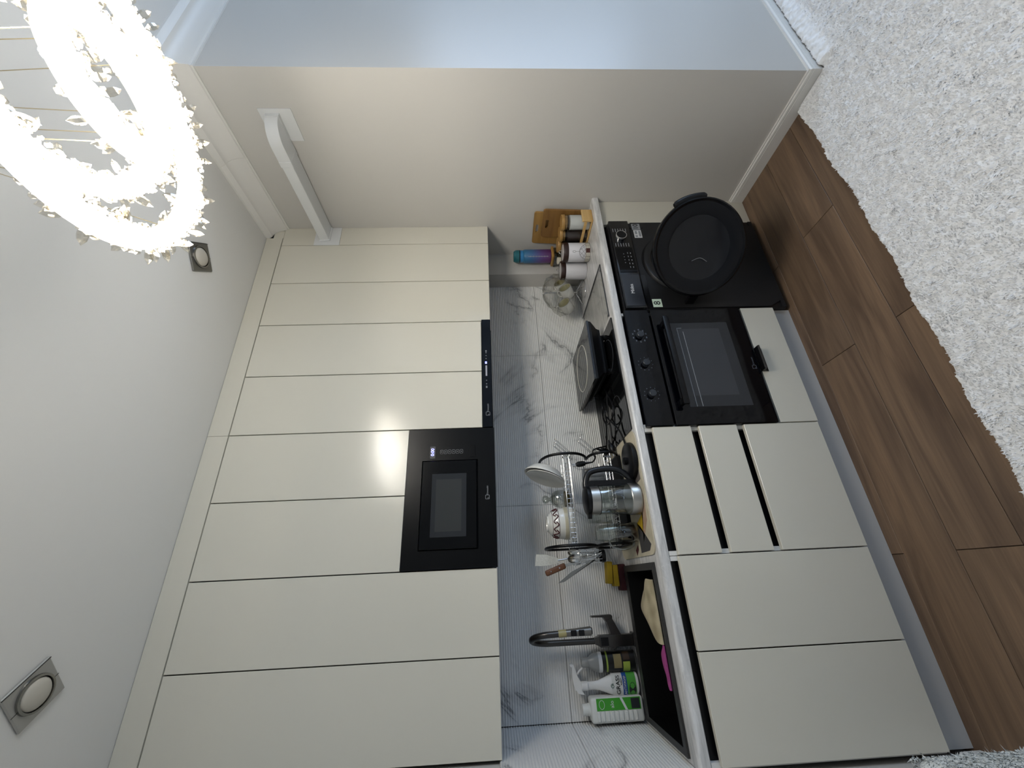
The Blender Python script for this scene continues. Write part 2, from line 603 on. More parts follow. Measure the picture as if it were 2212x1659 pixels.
# ------------------------------------------------------------------ oven
t = thing('oven', 'black glass built-in oven with three round knobs', 'oven', (.867, 1.85, .29))
MB().box(.588, 1.148, 1.622, 2.1, .292, .862).build('body', BLACKM, t, 0)
cpn = MB().rbox(.567, 1.167, 1.597, 1.621, .748, .866, .002, 1).build('control_panel', BGLASS, t, 0)
for i, (kx, kz) in enumerate(((1.018, .815), (.867, .816), (.714, .817))):
    k = MB().at(Matrix.Translation((kx, 1.597, kz)) @ Matrix.Rotation(PI / 2, 4, 'X')).lathe([(.017, 0), (.0165, .018), (.0145, .020), (0, .0205)], n=24).build('knob', mat('knob_grey', '#22262c', 0.4), cpn, 30)
    mk = MB()
    for j in range(10 if i == 0 else 11):
        a = 2 * PI * j / (10 if i == 0 else 11)
        s_ = .0045 if i == 0 else .0022
        cx, cz = kx + .033 * math.cos(a), kz + .033 * math.sin(a)
        mk.box(cx - s_, cx + s_, 1.5962, 1.597, cz - s_ * .7, cz + s_ * .7)
    mk.build('dial_marking', mat('dim_print', '#4a4f57', 0.5), cpn, 0)['kind'] = 'stuff'
dr = MB().rbox(.567, 1.167, 1.597, 1.621, .290, .738, .002, 1).build('door', BGLASS, t, 0)
MB().box(.648, 1.084, 1.5964, 1.597, .378, .660).build('window', mat('oven_window', '#24272c', 0.12, bump=(700, .1, .0003)), dr, 0)
MB().box(.70, 1.05, 1.5958, 1.5964, .425, .636).build('window_inner', mat('oven_window_in', '#33363b', 0.15, bump=(700, .1, .0003)), dr, 0)
MB().box(.650, 1.035, 1.5953, 1.5964, .602, .6045).box(.650, 1.055, 1.5953, 1.5964, .628, .6303).box(1.0535, 1.056, 1.5953, 1.5964, .607, .630).build('rack_line', GREYP, dr, 0)
hb = MB().rbox(.648, 1.100, 1.553, 1.567, .678, .704, .003, 2).box(.66, .684, 1.566, 1.597, .682, .70).box(1.064, 1.088, 1.566, 1.597, .682, .70).build('handle', BLACK, dr, 30)
def logo(x, y, z, s, parent, m):
    # rounded square outline, a small k in it and the word to its right
    lg = MB().tube([(x + a * s, y, z + c * s) for a, c in rrect(-.5, .5, -.5, .5, .14)], s * .055, 6, closed=True)
    lg.build('logo_frame', m, parent, 0)
    text('logo_letter', 'k', s * .62, (x - s * .2, y, z - s * .16), m, parent)
    text('logo_word', 'Kiwasaki', s * .66, (x + s * .58, y, z - s * .03), m, parent, align='LEFT')
logo(.835, 1.5962, .315, .018, dr, mat('dim_print', '#4a4f57'))

# ------------------------------------------------------------------ washing machine
t = thing('washing_machine', 'dark grey front-loading washing machine with its round door ajar', 'washing machine', (1.48, 1.88, 0))
WMC = mat('washer_grey', '#1e1e1f', 0.36, spec=.35)
WMD = mat('washer_dark', '#0d0d0f', 0.22)
b = MB().rbox(1.182, 1.777, 1.618, 2.155, .02, .852, .006, 2)
b.build('body', WMC, t, 30)
for fx in (1.22, 1.74):
    for fy in (1.66, 2.1):
        MB().cyl((fx, fy, 0), (fx, fy, .024), .02, 16).build('foot', BLACK, t)
# front plate made of a frame around the port
fp = MB()
cx0, cz0, rp = 1.478, .515, .155
n = 40
ring = [(cx0 + rp * math.cos(2 * PI * i / n), cz0 + rp * math.sin(2 * PI * i / n)) for i in range(n)]
sq = []
for i in range(n):
    a = 2 * PI * i / n
    dx, dz = math.cos(a), math.sin(a)
    hx = .293
    hzp, hzm = .737 - cz0, cz0 - .03
    sc = min(hx / abs(dx) if abs(dx) > 1e-6 else 9, (hzp / dz) if dz > 1e-6 else 9, (hzm / -dz) if dz < -1e-6 else 9)
    sq.append((cx0 + dx * sc, cz0 + dz * sc))
vs = [(x, 1.610, z) for x, z in ring] + [(x, 1.610, z) for x, z in sq] + [(x, 1.640, z) for x, z in ring]
fs = [(i, (i + 1) % n, (i + 1) % n + n, i + n) for i in range(n)] + [(i, i + 2 * n, (i + 1) % n + 2 * n, (i + 1) % n) for i in range(n)]
fp.add(vs, fs)
fp.box(1.185, 1.771, 1.611, 1.62, .03, .05)
fpo = fp.build('front_plate', WMC, t, 30)
# port: collar ring, rubber gasket, dark drum
MB().at(Matrix.Translation((cx0, 1.610, cz0)) @ Matrix.Rotation(PI / 2, 4, 'X')).lathe([(.150, -.01), (.152, .012), (.165, .018), (.188, .016), (.196, .004), (.197, 0), (.150, -.01)], n=56, cap=False).build('port_ring', mat('washer_ring', '#141416', 0.25), t, 40)
MB().at(Matrix.Translation((cx0, 1.610, cz0)) @ Matrix.Rotation(PI / 2, 4, 'X')).lathe([(.152, .0), (.140, .006), (.128, -.01), (.136, -.03), (.14, -.12), (0, -.125)], n=48, cap=False).build('gasket', mat('rubber_black', '#0b0b0c', 0.55), t, 40)
# control panel
pn = MB().rbox(1.183, 1.776, 1.600, 1.620, .742, .850, .004, 2).build('control_panel', WMD, t, 30)
MB().rbox(1.192, 1.392, 1.5965, 1.602, .749, .846, .002, 1).build('detergent_drawer', mat('drawer_slate', '#26282d', 0.25), pn, 0)
text('logo_word', 'Midea', .025, (1.298, 1.5962, .800), WPRINT, pn)
MB().box(1.408, 1.575, 1.5975, 1.600, .752, .842).build('display', BGLASS, pn, 0)
mk = MB()
for j in range(5):
    mk.box(1.435 + j * .024, 1.443 + j * .024, 1.597, 1.5976, .766, .770).box(1.435 + j * .024, 1.445 + j * .024, 1.597, 1.5976, .782, .785)
for j in range(4):
    mk.box(1.468 + j * .02, 1.472 + j * .02, 1.597, 1.5976, .803, .807)
mk.build('display_marking', GREYP, pn, 0)['kind'] = 'stuff'
MB().at(Matrix.Translation((1.655, 1.600, .800)) @ Matrix.Rotation(PI / 2, 4, 'X')).lathe([(.030, 0), (.0305, .014), (.029, .018), (.0262, .018), (.026, .015)], n=36, cap=False).build('knob_ring', CHROME, pn, 40)
MB().at(Matrix.Translation((1.655, 1.600, .800)) @ Matrix.Rotation(PI / 2, 4, 'X')).lathe([(.0265, 0), (.0262, .016), (0, .0165)], n=36).build('knob', BLACK, pn, 40)
mk = MB()
for sx in (1.597, 1.703):
    for j in range(6):
        mk.box(sx - .012, sx + .012, 1.5994, 1.600, .764 + j * .014, .767 + j * .014)
mk.build('programme_marking', GREYP, pn, 0)['kind'] = 'stuff'
MB().box(1.727, 1.729, 1.609, 1.6102, .66, .735).build('seam_strip', WMD, t, 0)
MB().box(1.19, 1.395, 1.6088, 1.6102, .712, .738).build('drawer_grip', WMD, t, 0)
st = MB().box(1.716, 1.760, 1.6085, 1.6102, .676, .722).build('sticker', GREYP, t, 0)
text('sticker_number', '10', .040, (1.739, 1.608, .700), BLACKM, st)
st = MB().box(1.656, 1.712, 1.6085, 1.6102, .676, .718).build('sticker', WPRINT, t, 0)
MB().box(1.661, 1.674, 1.608, 1.6085, .70, .713).box(1.682, 1.706, 1.608, 1.6085, .70, .712).box(1.664, 1.706, 1.608, 1.6085, .680, .692).build('sticker_print', GREYP, st, 0)
st = MB().box(1.191, 1.240, 1.6085, 1.6102, .662, .708).build('sticker', mat('mint_label', '#cfe0cb', 0.5), t, 0)
text('sticker_number', '8', .048, (1.2155, 1.608, .685), BLACKM, st)
# open round door (hinged on its left side)
ang = -0.727
DM = Matrix.Translation((1.374, 1.402, .5245)) @ Matrix.Rotation(ang, 4, 'Z') @ Matrix.Rotation(PI / 2, 4, 'X')
door = MB().at(DM).lathe([(.150, -.028), (.205, -.030), (.219, -.02), (.223, -.004), (.221, .008), (.214, .012), (.203, .006), (.150, -.012)], n=64, cap=False).build('door', mat('door_black', '#040406', 0.18, spec=.25), t, 40)
MB().at(DM).lathe([(.204, .0065), (.150, .002), (.146, .000)], n=64, cap=False).build('door_slope', mat('door_slope', '#07080d', 0.28, spec=.25), door, 40)
MB().at(DM).lathe([(.147, .000), (.10, -.012), (.0, -.018)], n=64, cap=False).build('door_glass', mat('door_glass', '#121317', 0.16, spec=.35), door, 60)
MB().at(DM).lathe([(.150, -.028), (.145, -.06), (.10, -.10), (0, -.105)], n=48, cap=False).build('door_bowl', SMOKE, door, 40)
hp = [DM @ Vector((.226 * math.cos(a), .226 * math.sin(a), -.010)) for a in np.linspace(-.05, .62, 14)]
MB().tube(hp, [.012] + [.017] * 12 + [.012], 10).build('door_handle', BLACK, door, 40)
MB().at(Matrix.Translation((1.214, 1.585, .5245))).box(-.008, .010, -.03, .026, -.02, .02).build('hinge', BLACK, door, 0)
scr = [DM @ Vector(p) for p in ((-.058, .03, -.002), (-.045, -.01, -.004), (-.062, -.045, -.004))]
MB().tube(spline(scr, 6), .0009, 5).build('scratch', GREYP, door, 0)

# ------------------------------------------------------------------ upper cabinets
YU = 1.821
def upper(name, label, x0, x1, z0, doors, body=True):
    t = thing(name, label, 'cabinet', ((x0 + x1) / 2, 2.0, z0))
    c = MB()
    if body is True:
        c.box(x0 + .001, x1 - .001, YU + .020, YB - .012, z0 + .001, 2.738)
    c.build('body', mat('carcass_dark', '#4a463f', 0.7), t, 0)
    for a, b_ in doors:
        MB().rbox(a + .002, b_ - .002, YU, YU + .018, z0, 2.738, .0012, 1).build('door', DOORM, t, 0)
    return t
upper('wall_cabinet', 'tall two-door wall cabinet between the range hood and right-hand filler strip', 1.278, 1.845, 1.520, [(1.278, 1.560), (1.560, 1.845)])
upper('hood_cabinet', 'two-door wall cabinet above the slim black range hood', .667, 1.278, 1.569, [(.667, .972), (.972, 1.278)])
upper('microwave_cabinet', 'short two-door wall cabinet above the built-in microwave', .058, .667, 1.913, [(.058, .362), (.362, .667)])
upper('sink_wall_cabinet', 'tall two-door wall cabinet over the sink, at the left wall', -.549, .058, 1.517, [(-.549, -.247), (-.247, .058)])
tag(MB().box(1.8465, XR - .001, YU + .001, YU + .019, 1.521, 2.738).build('filler_panel', DOORM, None, 0), 'narrow filler strip between wall cabinets and right wall, behind duct flange', 'panel')
tag(MB().box(.6675, 1.905, YU, YU + .018, 2.7425, ZC - .002).box(1.905, XR - .002, YU + .006, YU + .018, 2.7425, 2.80).build('top_filler_panel', DOORM, None, 0), 'right-hand closing strip between wall cabinets and ceiling', 'panel')
tag(MB().box(-.549, .6660, YU, YU + .018, 2.7425, ZC - .002).build('top_filler_panel', DOORM, None, 0), 'left-hand closing strip between wall cabinets and ceiling', 'panel')

# microwave
t = thing('microwave', 'black built-in microwave oven with a blue lit clock', 'microwave', (.362, 1.95, 1.514))
MWB = mat('microwave_black', '#050608', 0.3, spec=.18)
MB().box(.07, .655, YU + .02, 2.17, 1.53, 1.90).build('body', BLACKM, t, 0)
fr = MB()
fr.box(.060, .132, YU - .004, YU + .018, 1.514, 1.911).box(.514, .664, YU - .004, YU + .018, 1.514, 1.911)
fr.box(.132, .514, YU - .004, YU + .018, 1.514, 1.592).box(.132, .514, YU - .004, YU + .018, 1.844, 1.911)
fro = fr.build('frame', MWB, t, 0)
MB().box(.136, .510, YU + .002, YU + .02, 1.597, 1.840).build('door_gap', BLACKM, t, 0)
md = MB().rbox(.1365, .5095, YU - .012, YU + .004, 1.598, 1.8395, .002, 1).build('door', mat('mw_door', '#060709', 0.16, spec=.2), t, 0)
MB().box(.183, .450, YU - .0126, YU - .012, 1.643, 1.795).build('window', mat('mw_window', '#2c2e31', 0.12, spec=.3), md, 0)
MB().box(.205, .425, YU - .0130, YU - .0126, 1.664, 1.776).build('window_inner', mat('mw_window_in', '#383a3a', 0.12, spec=.3), md, 0)
dp = MB().box(.524, .580, YU - .0046, YU - .004, 1.786, 1.810).build('display', mat('mw_display', '#2a2c30', 0.3), fro, 0)
text('display_digits', '0:00', .021, (.553, YU - .005, 1.798), mat('blue_digits', '#101020', .5, emit='#8c90ff', estr=5.0), dp)
mk = MB()
for j in range(6):
    z = 1.757 - j * .018
    mk.tube([(.553 + a, YU - .0043, z + c_) for a, c_ in rrect(-.009, .009, -.0065, .0065, .003, 3)], .0006, 4, closed=True)
    mk.box(.550, .556, YU - .0048, YU - .004, z - .001, z + .001)
mk.build('touch_buttons', GREYP, fro, 0)['kind'] = 'stuff'
MB().tube([(.5535 + a, YU - .0045, 1.6155 + c_) for a, c_ in rrect(-.0275, .0275, -.0125, .0125, .002, 2)], .0009, 4, closed=True).build('door_button', BLACKM, fro, 0)
logo(.342, YU - .0048, 1.551, .017, fro, GREYP)

# range hood
t = thing('range_hood', 'slim black pull-out range hood between wall cabinet and microwave', 'range hood', (.976, 1.95, 1.52))
MB().box(.672, 1.274, YU + .02, 2.17, 1.522, 1.567).build('body', BLACKM, t, 0)
hf = MB().rbox(.668, 1.2845, YU - .006, YU + .02, 1.520, 1.567, .0015, 1).build('front_panel', mat('hood_front', '#070a10', 0.14, spec=.2), t, 0)
MB().box(.668, 1.213, YU - .004, YU + .02, 1.5165, 1.520).build('lower_lip', BLACK, t, 0)
mk = MB()
for xx in (1.075, 1.058, 1.040, .915, .895):
    mk.cyl((xx, YU - .0066, 1.545), (xx, YU - .006, 1.545), .0032, 10)
mk.box(1.080, 1.090, YU - .0066, YU - .006, 1.541, 1.549).box(.872, .884, YU - .0066, YU - .006, 1.541, 1.549)
mk.build('touch_buttons', mat('dim_print2', '#6a6c70'), hf, 0)['kind'] = 'stuff'
MB().box(.940, 1.000, YU - .0066, YU - .006, 1.541, 1.549).build('display_bar', mat('hood_bar', '#202020', .5, emit='#b7b9c4', estr=0.55), hf, 0)
text('display_digits', '80', .014, (1.016, YU - .0068, 1.5455), mat('blue_digits'), hf)
logo(.735, YU - .0068, 1.541, .018, hf, GREYP)

# ------------------------------------------------------------------ vent duct
t = thing('vent_duct', 'white flat plastic vent duct elbowing from right wall into the filler strip', 'duct', (1.93, 1.5, 2.49))
MB().box(XR - .004, XR - .0005, 1.128, 1.278, 2.40, 2.548).build('wall_flange', PVC, t, 0)
MB().box(1.843, XR - .005, YU - .004, YU - .0002, 2.403, 2.551).build('cabinet_flange', PVC, t, 0)
MB().rbox(1.877, XR - .006, 1.33, YU - .005, 2.463, 2.517, .002, 1).build('duct', PVC, t, 0)
MB().rbox(1.874, XR - .0055, 1.315, 1.345, 2.460, 2.520, .002, 1).build('sleeve', PVC, t, 0)
MB().rbox(1.872, XR - .0058, YU - .012, YU - .0045, 2.458, 2.522, .002, 1).build('collar', PVC, t, 0)
pl = []
for i in range(13):
    a = math.radians(90 * i / 12)
    pl.append((XR - .025 - .086 * math.sin(a), 1.233 + .086 * 1.0 * (0) - .082 * math.cos(a) + .0))
outer = [(XR - .02, 1.151)] + [(XR - .02 - .089 * math.sin(math.radians(90 * i / 12)), 1.151 + .10 * (1 - math.cos(math.radians(90 * i / 12)))) for i in range(13)] + [(1.876, 1.318), (XR - .006, 1.318), (XR - .006, 1.151)]
MB().prism(outer[::-1], 2.461, 2.519, 'z').build('elbow', PVC, t, 30)
MB().box(XR - .025, XR - .004, 1.148, 1.262, 2.459, 2.521).build('wall_socket', PVC, t, 0)

# ------------------------------------------------------------------ ceiling spots
def spot(label, x, y, rz, plate):
    t = thing('ceiling_spotlight', label, 'spotlight', (x, y, ZC), 'square ceiling spotlights')
    t.rotation_euler = (0, 0, rz)
    def bld(mb, n, m, p, ang=35):
        # local coordinates: shift to the thing's origin so build() cancels out
        mb.v = [(a + x, b_ + y, c_ + ZC) for a, b_, c_ in mb.v]
        return mb.build(n, m, p, ang)
    bld(MB().rbox(-.064, .064, -.064, .064, -.008, 0, .003, 1), 'cover_plate', plate, t, 0)
    bld(MB().box(-.064, .064, .0035, .005, -.0086, -.0078).box(-.064, .064, -.0615, -.0595, -.0095, -.0078), 'plate_seam', mat('seam_dark', '#33332f', .5, .6), t, 0)
    bld(MB().lathe([(.050, -.008), (.049, -.014), (.043, -.015), (.042, -.009)], n=36, cap=False), 'rim', mat('rim_steel', '#8f8e8a', .25, 1.0), t)
    bld(MB().lathe([(.0405, -.008), (.0405, -.011), (.036, -.016), (.02, -.020), (0, -.021)], n=32, cap=False), 'lens', mat('frosted_lens', '#bdb8ac', .45), t)
    bld(MB().lathe([(.043, -.0105), (.0405, -.0105)], n=36, cap=False), 'lens_gap', BLACKM, t)
    return t
spot('square steel ceiling spotlight close to the crystal chandelier', 1.398, 1.442, math.radians(50), mat('plate_steel', '#7e7d79', .28, .9))
spot('square satin ceiling spotlight above the left-hand wall cabinets', -.222, 1.452, math.radians(46), mat('plate_satin', '#a9a8a4', .4, .6))

# ------------------------------------------------------------------ chandelier (lit crystal rings)
LIT = mat('lit_crystal', '#ffffff', .3, emit='#fffcf7', estr=LAMP_STRENGTH)
EDGE = glass('edge_crystal', '#faf7f0', .14, .8, .04)
BEADG = glass('bead_glass', '#f6f3ec', .10, .8, .03)
GOLDW = mat('wire_gold', '#b9ab8c', .3, .8)
AX = Vector((.965, .507))
t = thing('chandelier', 'lit crystal chandelier of three tilted rings hanging on thin wires', 'chandelier', (AX.x, AX.y, ZC))
MB().lathe([(.0, 0), (.14, 0), (.14, -.03), (.13, -.035), (0, -.035)], (AX.x, AX.y, ZC), 36).build('ceiling_rose', STEEL, t)
ico = bmesh.new()
bmesh.ops.create_icosphere(ico, subdivisions=1, radius=1.0)
IV = np.array([q.co[:] for q in ico.verts])
IF = np.array([[q.index for q in f.verts] for f in ico.faces])
ico.free()
cr = MB().lathe([(0, -.0145), (.0062, -.007), (.0070, 0), (.0058, .007), (0, .0155)], n=6, cap=False)
crm = bpy.data.meshes.new('crystal')
crm.from_pydata(cr.v, [], cr.f)
crm.materials.append(EDGE)
rng = np.random.default_rng(3)
RINGS = [(.300, 2.325, (-.129, -.034), 900, 140, .027), (.187, 2.365, (.067, .123), 560, 90, .027), (.126, 2.285, (-.282, .025), 400, 60, .027)]
for ri, (r, z, tilt, nb, nc, tr) in enumerate(RINGS):
    nrm = Vector((tilt[0], tilt[1], 1)).normalized()
    Q = Vector((0, 0, 1)).rotation_difference(nrm).to_matrix()
    ctr = Vector((AX.x, AX.y, z))
    def P(a, b, rad):
        return ctr + Q @ Vector(((r + rad * math.cos(b)) * math.cos(a), (r + rad * math.cos(b)) * math.sin(a), rad * math.sin(b)))
    band = MB()
    vs, fs = [], []
    na, nbq = 72, 10
    for i in range(na):
        for j in range(nbq):
            vs.append(P(2 * PI * i / na, 2 * PI * j / nbq, tr * .68))
    for i in range(na):
        for j in range(nbq):
            fs.append((i * nbq + j, ((i + 1) % na) * nbq + j, ((i + 1) % na) * nbq + (j + 1) % nbq, i * nbq + (j + 1) % nbq))
    ring_o = band.add(vs, fs).build('light_ring', LIT, t, 60)
    ch_, cv, cf = MB(), [], []  # opaque cover added over the ring top to cut its light on the ceiling
    arc = [math.radians(a) for a in (38, 55, 72, 90, 108, 125, 142)]
    ka = len(arc)
    for i in range(na):
        for b_ in arc:
            cv.append(P(2 * PI * i / na, b_, tr * 1.02))
    for i in range(na):
        for j in range(ka - 1):
            cf.append((i * ka + j, ((i + 1) % na) * ka + j, ((i + 1) % na) * ka + j + 1, i * ka + j + 1))
    ch_.add(cv, cf).build('light_shield', mat('shield_steel', '#d8d6d0', .3, .6), ring_o, 60)
    # strings of small beads around the band: too many to count
    V, F = [], []
    for i in range(nb):
        a, b_ = rng.uniform(0, 2 * PI), rng.uniform(math.radians(140), math.radians(400))
        p = np.array(P(a, b_, tr * rng.uniform(.72, 1.14)))
        V.append(IV * rng.uniform(.0050, .0085) * rng.uniform(.7, 1.3, 3) + p)
        F.append(IF + i * len(IV))
    me = bpy.data.meshes.new('beads')
    me.from_pydata((np.concatenate(V) - np.array(origin(t))).tolist(), [], np.concatenate(F).tolist())
    me.materials.append(BEADG)
    bo = bpy.data.objects.new('beads', me)
    bo['kind'] = 'stuff'
    C.objects.link(bo)
    bo.parent = ring_o
    for i in range(nc):
        a = 2 * PI * (i + rng.uniform(-.3, .3)) / nc
        b_ = (rng.choice([0, PI, PI * 1.5, PI * .5, 1.75 * PI]) + rng.uniform(-.5, .5))
        p = P(a, b_, tr + .012)
        dirv = (p - P(a, b_, 0)).normalized() + Vector(rng.uniform(-.35, .35, 3))
        o = bpy.data.objects.new('crystal', crm)
        C.objects.link(o)
        o.parent = ring_o
        o.rotation_mode = 'QUATERNION'
        o.rotation_quaternion = Vector((0, 0, 1)).rotation_difference(dirv.normalized())
        s_ = rng.uniform(1.05, 1.5)
        o.scale = (s_, s_, s_)
        o.location = p - origin(t)
    for j in range(4):
        a = 2 * PI * (j + .2 + .3 * ri) / 4
        p0 = P(a, PI / 2, tr * .8)
        p1 = Vector((AX.x + .10 * math.cos(a), AX.y + .10 * math.sin(a), ZC - .03))
        MB().tube([p0, p1], .0011, 5).build('wire', GOLDW, ring_o, 0)

# ------------------------------------------------------------------ carpet
CARP = speckle('carpet_pile', '#e2e2e2', '#f2f2f2', 60, .95)
t = thing('carpet', 'light grey shaggy carpet covering the floor in front of kitchen', 'carpet', (1.6, -.3, 0))
def cnoise(x, y):
    return (np.sin(x * 61 + 3 * np.sin(y * 37)) * np.sin(y * 57 + 2.5 * np.sin(x * 43)) * .5 + np.sin(x * 143 + 4 * np.sin(y * 71 + x * 20)) * np.sin(y * 131 + 3 * np.sin(x * 97)) * .5)
gx, gy = np.linspace(.0, 3.4, 560), np.linspace(-.35, 1.128, 250)
X, Y = np.meshgrid(gx, gy)
edge_y = 1.122 + .010 * np.sin(X * 3.1 + 1) + .006 * np.sin(X * 17)
Yc = np.minimum(Y, edge_y)
Zh = .018 + .0075 * cnoise(X, Y) + .003 * np.sin(X * 9) * np.sin(Y * 8)
Zh = np.where(Y >= edge_y - .006, .002, Zh)
# the pile rises a little where it is pushed against the wall end
Zh = Zh + .02 * np.exp(-((Y - .93) / .04) ** 2) * (X > 1.99) 
Yc = np.where((X > 1.965) & (Yc > .944), .944, Yc)
V = np.stack([X, Yc, Zh], -1).reshape(-1, 3) - np.array([1.6, -.3, 0])
i0 = (np.arange(249)[:, None] * 560 + np.arange(559)[None]).reshape(-1)
F = np.stack([i0, i0 + 1, i0 + 561, i0 + 560], -1)
me = bpy.data.meshes.new('carpet_base')
me.from_pydata(V.tolist(), [], F.tolist())
me.polygons.foreach_set('use_smooth', [True] * len(me.polygons))
me.materials.append(CARP)
o = bpy.data.objects.new('carpet_base', me)
C.objects.link(o)
o.parent = t
MB().box(-.2, 3.9, -2.4, -.34, .001, .018).box(3.4, 4.2, -.34, .94, .001, .018).build('carpet_far', CARP, t, 0)
# pile tufts
nt_ = 150000
tx = rng.uniform(.05, 3.0, nt_)
ty = rng.uniform(-.15, 1.118, nt_)
ey = 1.120 + .010 * np.sin(tx * 3.1 + 1) + .006 * np.sin(tx * 17)
keep = (ty < ey - .012) & ~((tx > 1.962) & (ty > .942))
tx, ty = tx[keep], ty[keep]
k = len(tx)
tz = .012 + .0075 * cnoise(tx, ty) + .003 * np.sin(tx * 9) * np.sin(ty * 8)
fa = cnoise(tx * .35 + 2, ty * .35) * 2.4 + rng.normal(0, .7, k) + .6
ln = rng.uniform(.006, .013, k)
dx, dy = np.cos(fa) * ln * .75, np.sin(fa) * ln * .75
hz = rng.uniform(.008, .014, k)
wx, wy = -np.sin(fa) * .0016, np.cos(fa) * .0016
b0 = np.stack([tx - wx, ty - wy, tz], -1)
b1 = np.stack([tx + wx, ty + wy, tz], -1)
m1 = np.stack([tx + wx + dx * .45, ty + wy + dy * .45, tz + hz * .75], -1)
m0 = np.stack([tx - wx + dx * .45, ty - wy + dy * .45, tz + hz * .75], -1)
tp = np.stack([tx + dx, ty + dy, tz + hz], -1)
V = np.stack([b0, b1, m1, m0, tp], 1).reshape(-1, 3) - np.array([1.6, -.3, 0])
me = bpy.data.meshes.new('pile')
me.vertices.add(5 * k)
me.vertices.foreach_set('co', V.astype(np.float32).ravel())
base = np.arange(k)[:, None] * 5
li = np.concatenate([base + np.array([[0, 1, 2, 3]]), base + np.array([[3, 2, 4]])], 1).astype(np.int32)
me.loops.add(7 * k)
me.loops.foreach_set('vertex_index', li.ravel())
me.polygons.add(2 * k)
ls = np.stack([np.arange(k) * 7, np.arange(k) * 7 + 4], -1).astype(np.int32)
me.polygons.foreach_set('loop_start', ls.ravel())
me.update(calc_edges=True)
me.validate()
me.materials.append(CARP)
o = bpy.data.objects.new('pile', me)
o['kind'] = 'stuff'
C.objects.link(o)
o.parent = t

# shaggy textile at the left edge of the picture
FUR = mat('flecked_fur', '#c9ccca', .95)
nt, N, L, bb = nodes(FUR)
fn = noise(nt, vec(nt, (1, 1, 1)), 85, 2, 2.6)
fc = ramp(nt, fn, [(.36, '#4d5554'), (.46, '#c3c7c5'), (.72, '#dfe1df'), (.80, '#8c8a52')])
L.new(fc, bb.inputs['Base Color'])
t = thing('shaggy_cover', 'shaggy white and grey flecked textile bulging in beside left baseboard', 'textile', (-.475, 1.0, 0))
sb = MB().rbox(-.543, -.408, .72, 1.235, .002, .56, .045, 4)
sb.build('cover', FUR, t, 60)
nf = 16000
V, F = [], []
for i in range(nf):
    u = rng.uniform(0, 1)
    if u < .5:
        p = np.array([-.408, rng.uniform(.76, 1.20), rng.uniform(.02, .54)]); nn = np.array([1., 0, 0])
    elif u < .8:
        p = np.array([rng.uniform(-.53, -.42), 1.235, rng.uniform(.02, .54)]); nn = np.array([0, 1., 0])
    else:
        p = np.array([rng.uniform(-.53, -.42), rng.uniform(.76, 1.2), .558]); nn = np.array([0, 0, 1.])
    p = p + nn * .0005
    d_ = nn * rng.uniform(.001, .003) + (1 - np.abs(nn)) * rng.normal(0, .006, 3)
    sd = np.cross(d_, rng.normal(0, 1, 3)); sd = sd / (np.linalg.norm(sd) + 1e-9) * .0022
    j = len(V)
    V += [p - sd, p + sd, p + d_]
    F.append((j, j + 1, j + 2))
me = bpy.data.meshes.new('fur')
me.from_pydata((np.array(V) - np.array([-.475, 1.0, 0])).tolist(), [], F)
me.materials.append(FUR)
o = bpy.data.objects.new('fur', me)
o['kind'] = 'stuff'
C.objects.link(o)
o.parent = t

# ------------------------------------------------------------------ on the worktop
ZT = .911
# sink
t = thing('sink', 'black granite sink set into the left end of worktop', 'sink', (-.245, 1.88, ZT))
s = MB()
for x0, x1, y0, y1 in ((-.534, .046, 1.682, 1.706), (-.534, .046, 2.046, 2.090), (-.534, -.512, 1.706, 2.046), (.020, .046, 1.706, 2.046)):
    s.box(x0, x1, y0, y1, ZT + .0005, ZT + .009)
s.build('rim', SINKR, t, 0)
s = MB()
bx0, bx1, by0, by1, bz = -.512, .020, 1.706, 2.046, .72
s.add([(bx0, by0, .92), (bx1, by0, .92), (bx1, by1, .92), (bx0, by1, .92), (bx0 + .01, by0 + .01, bz), (bx1 - .01, by0 + .01, bz), (bx1 - .01, by1 - .01, bz), (bx0 + .01, by1 - .01, bz)],
      [(4, 5, 6, 7), (0, 4, 7, 3), (1, 2, 6, 5), (3, 7, 6, 2), (0, 1, 5, 4)])
s.build('basin', SINKM, t, 0)
MB().lathe([(0, .001), (.040, .001), (.045, .003), (.045, 0)], (-.20, 1.92, bz), 28).build('drain', STEEL, t)
MB().at(Matrix.Translation((-.13, by1 - .006, .86)) @ Matrix.Rotation(PI / 2, 4, 'X')).lathe([(.012, 0), (.012, .003), (0, .004)], n=18).build('overflow_cap', STEEL, t)

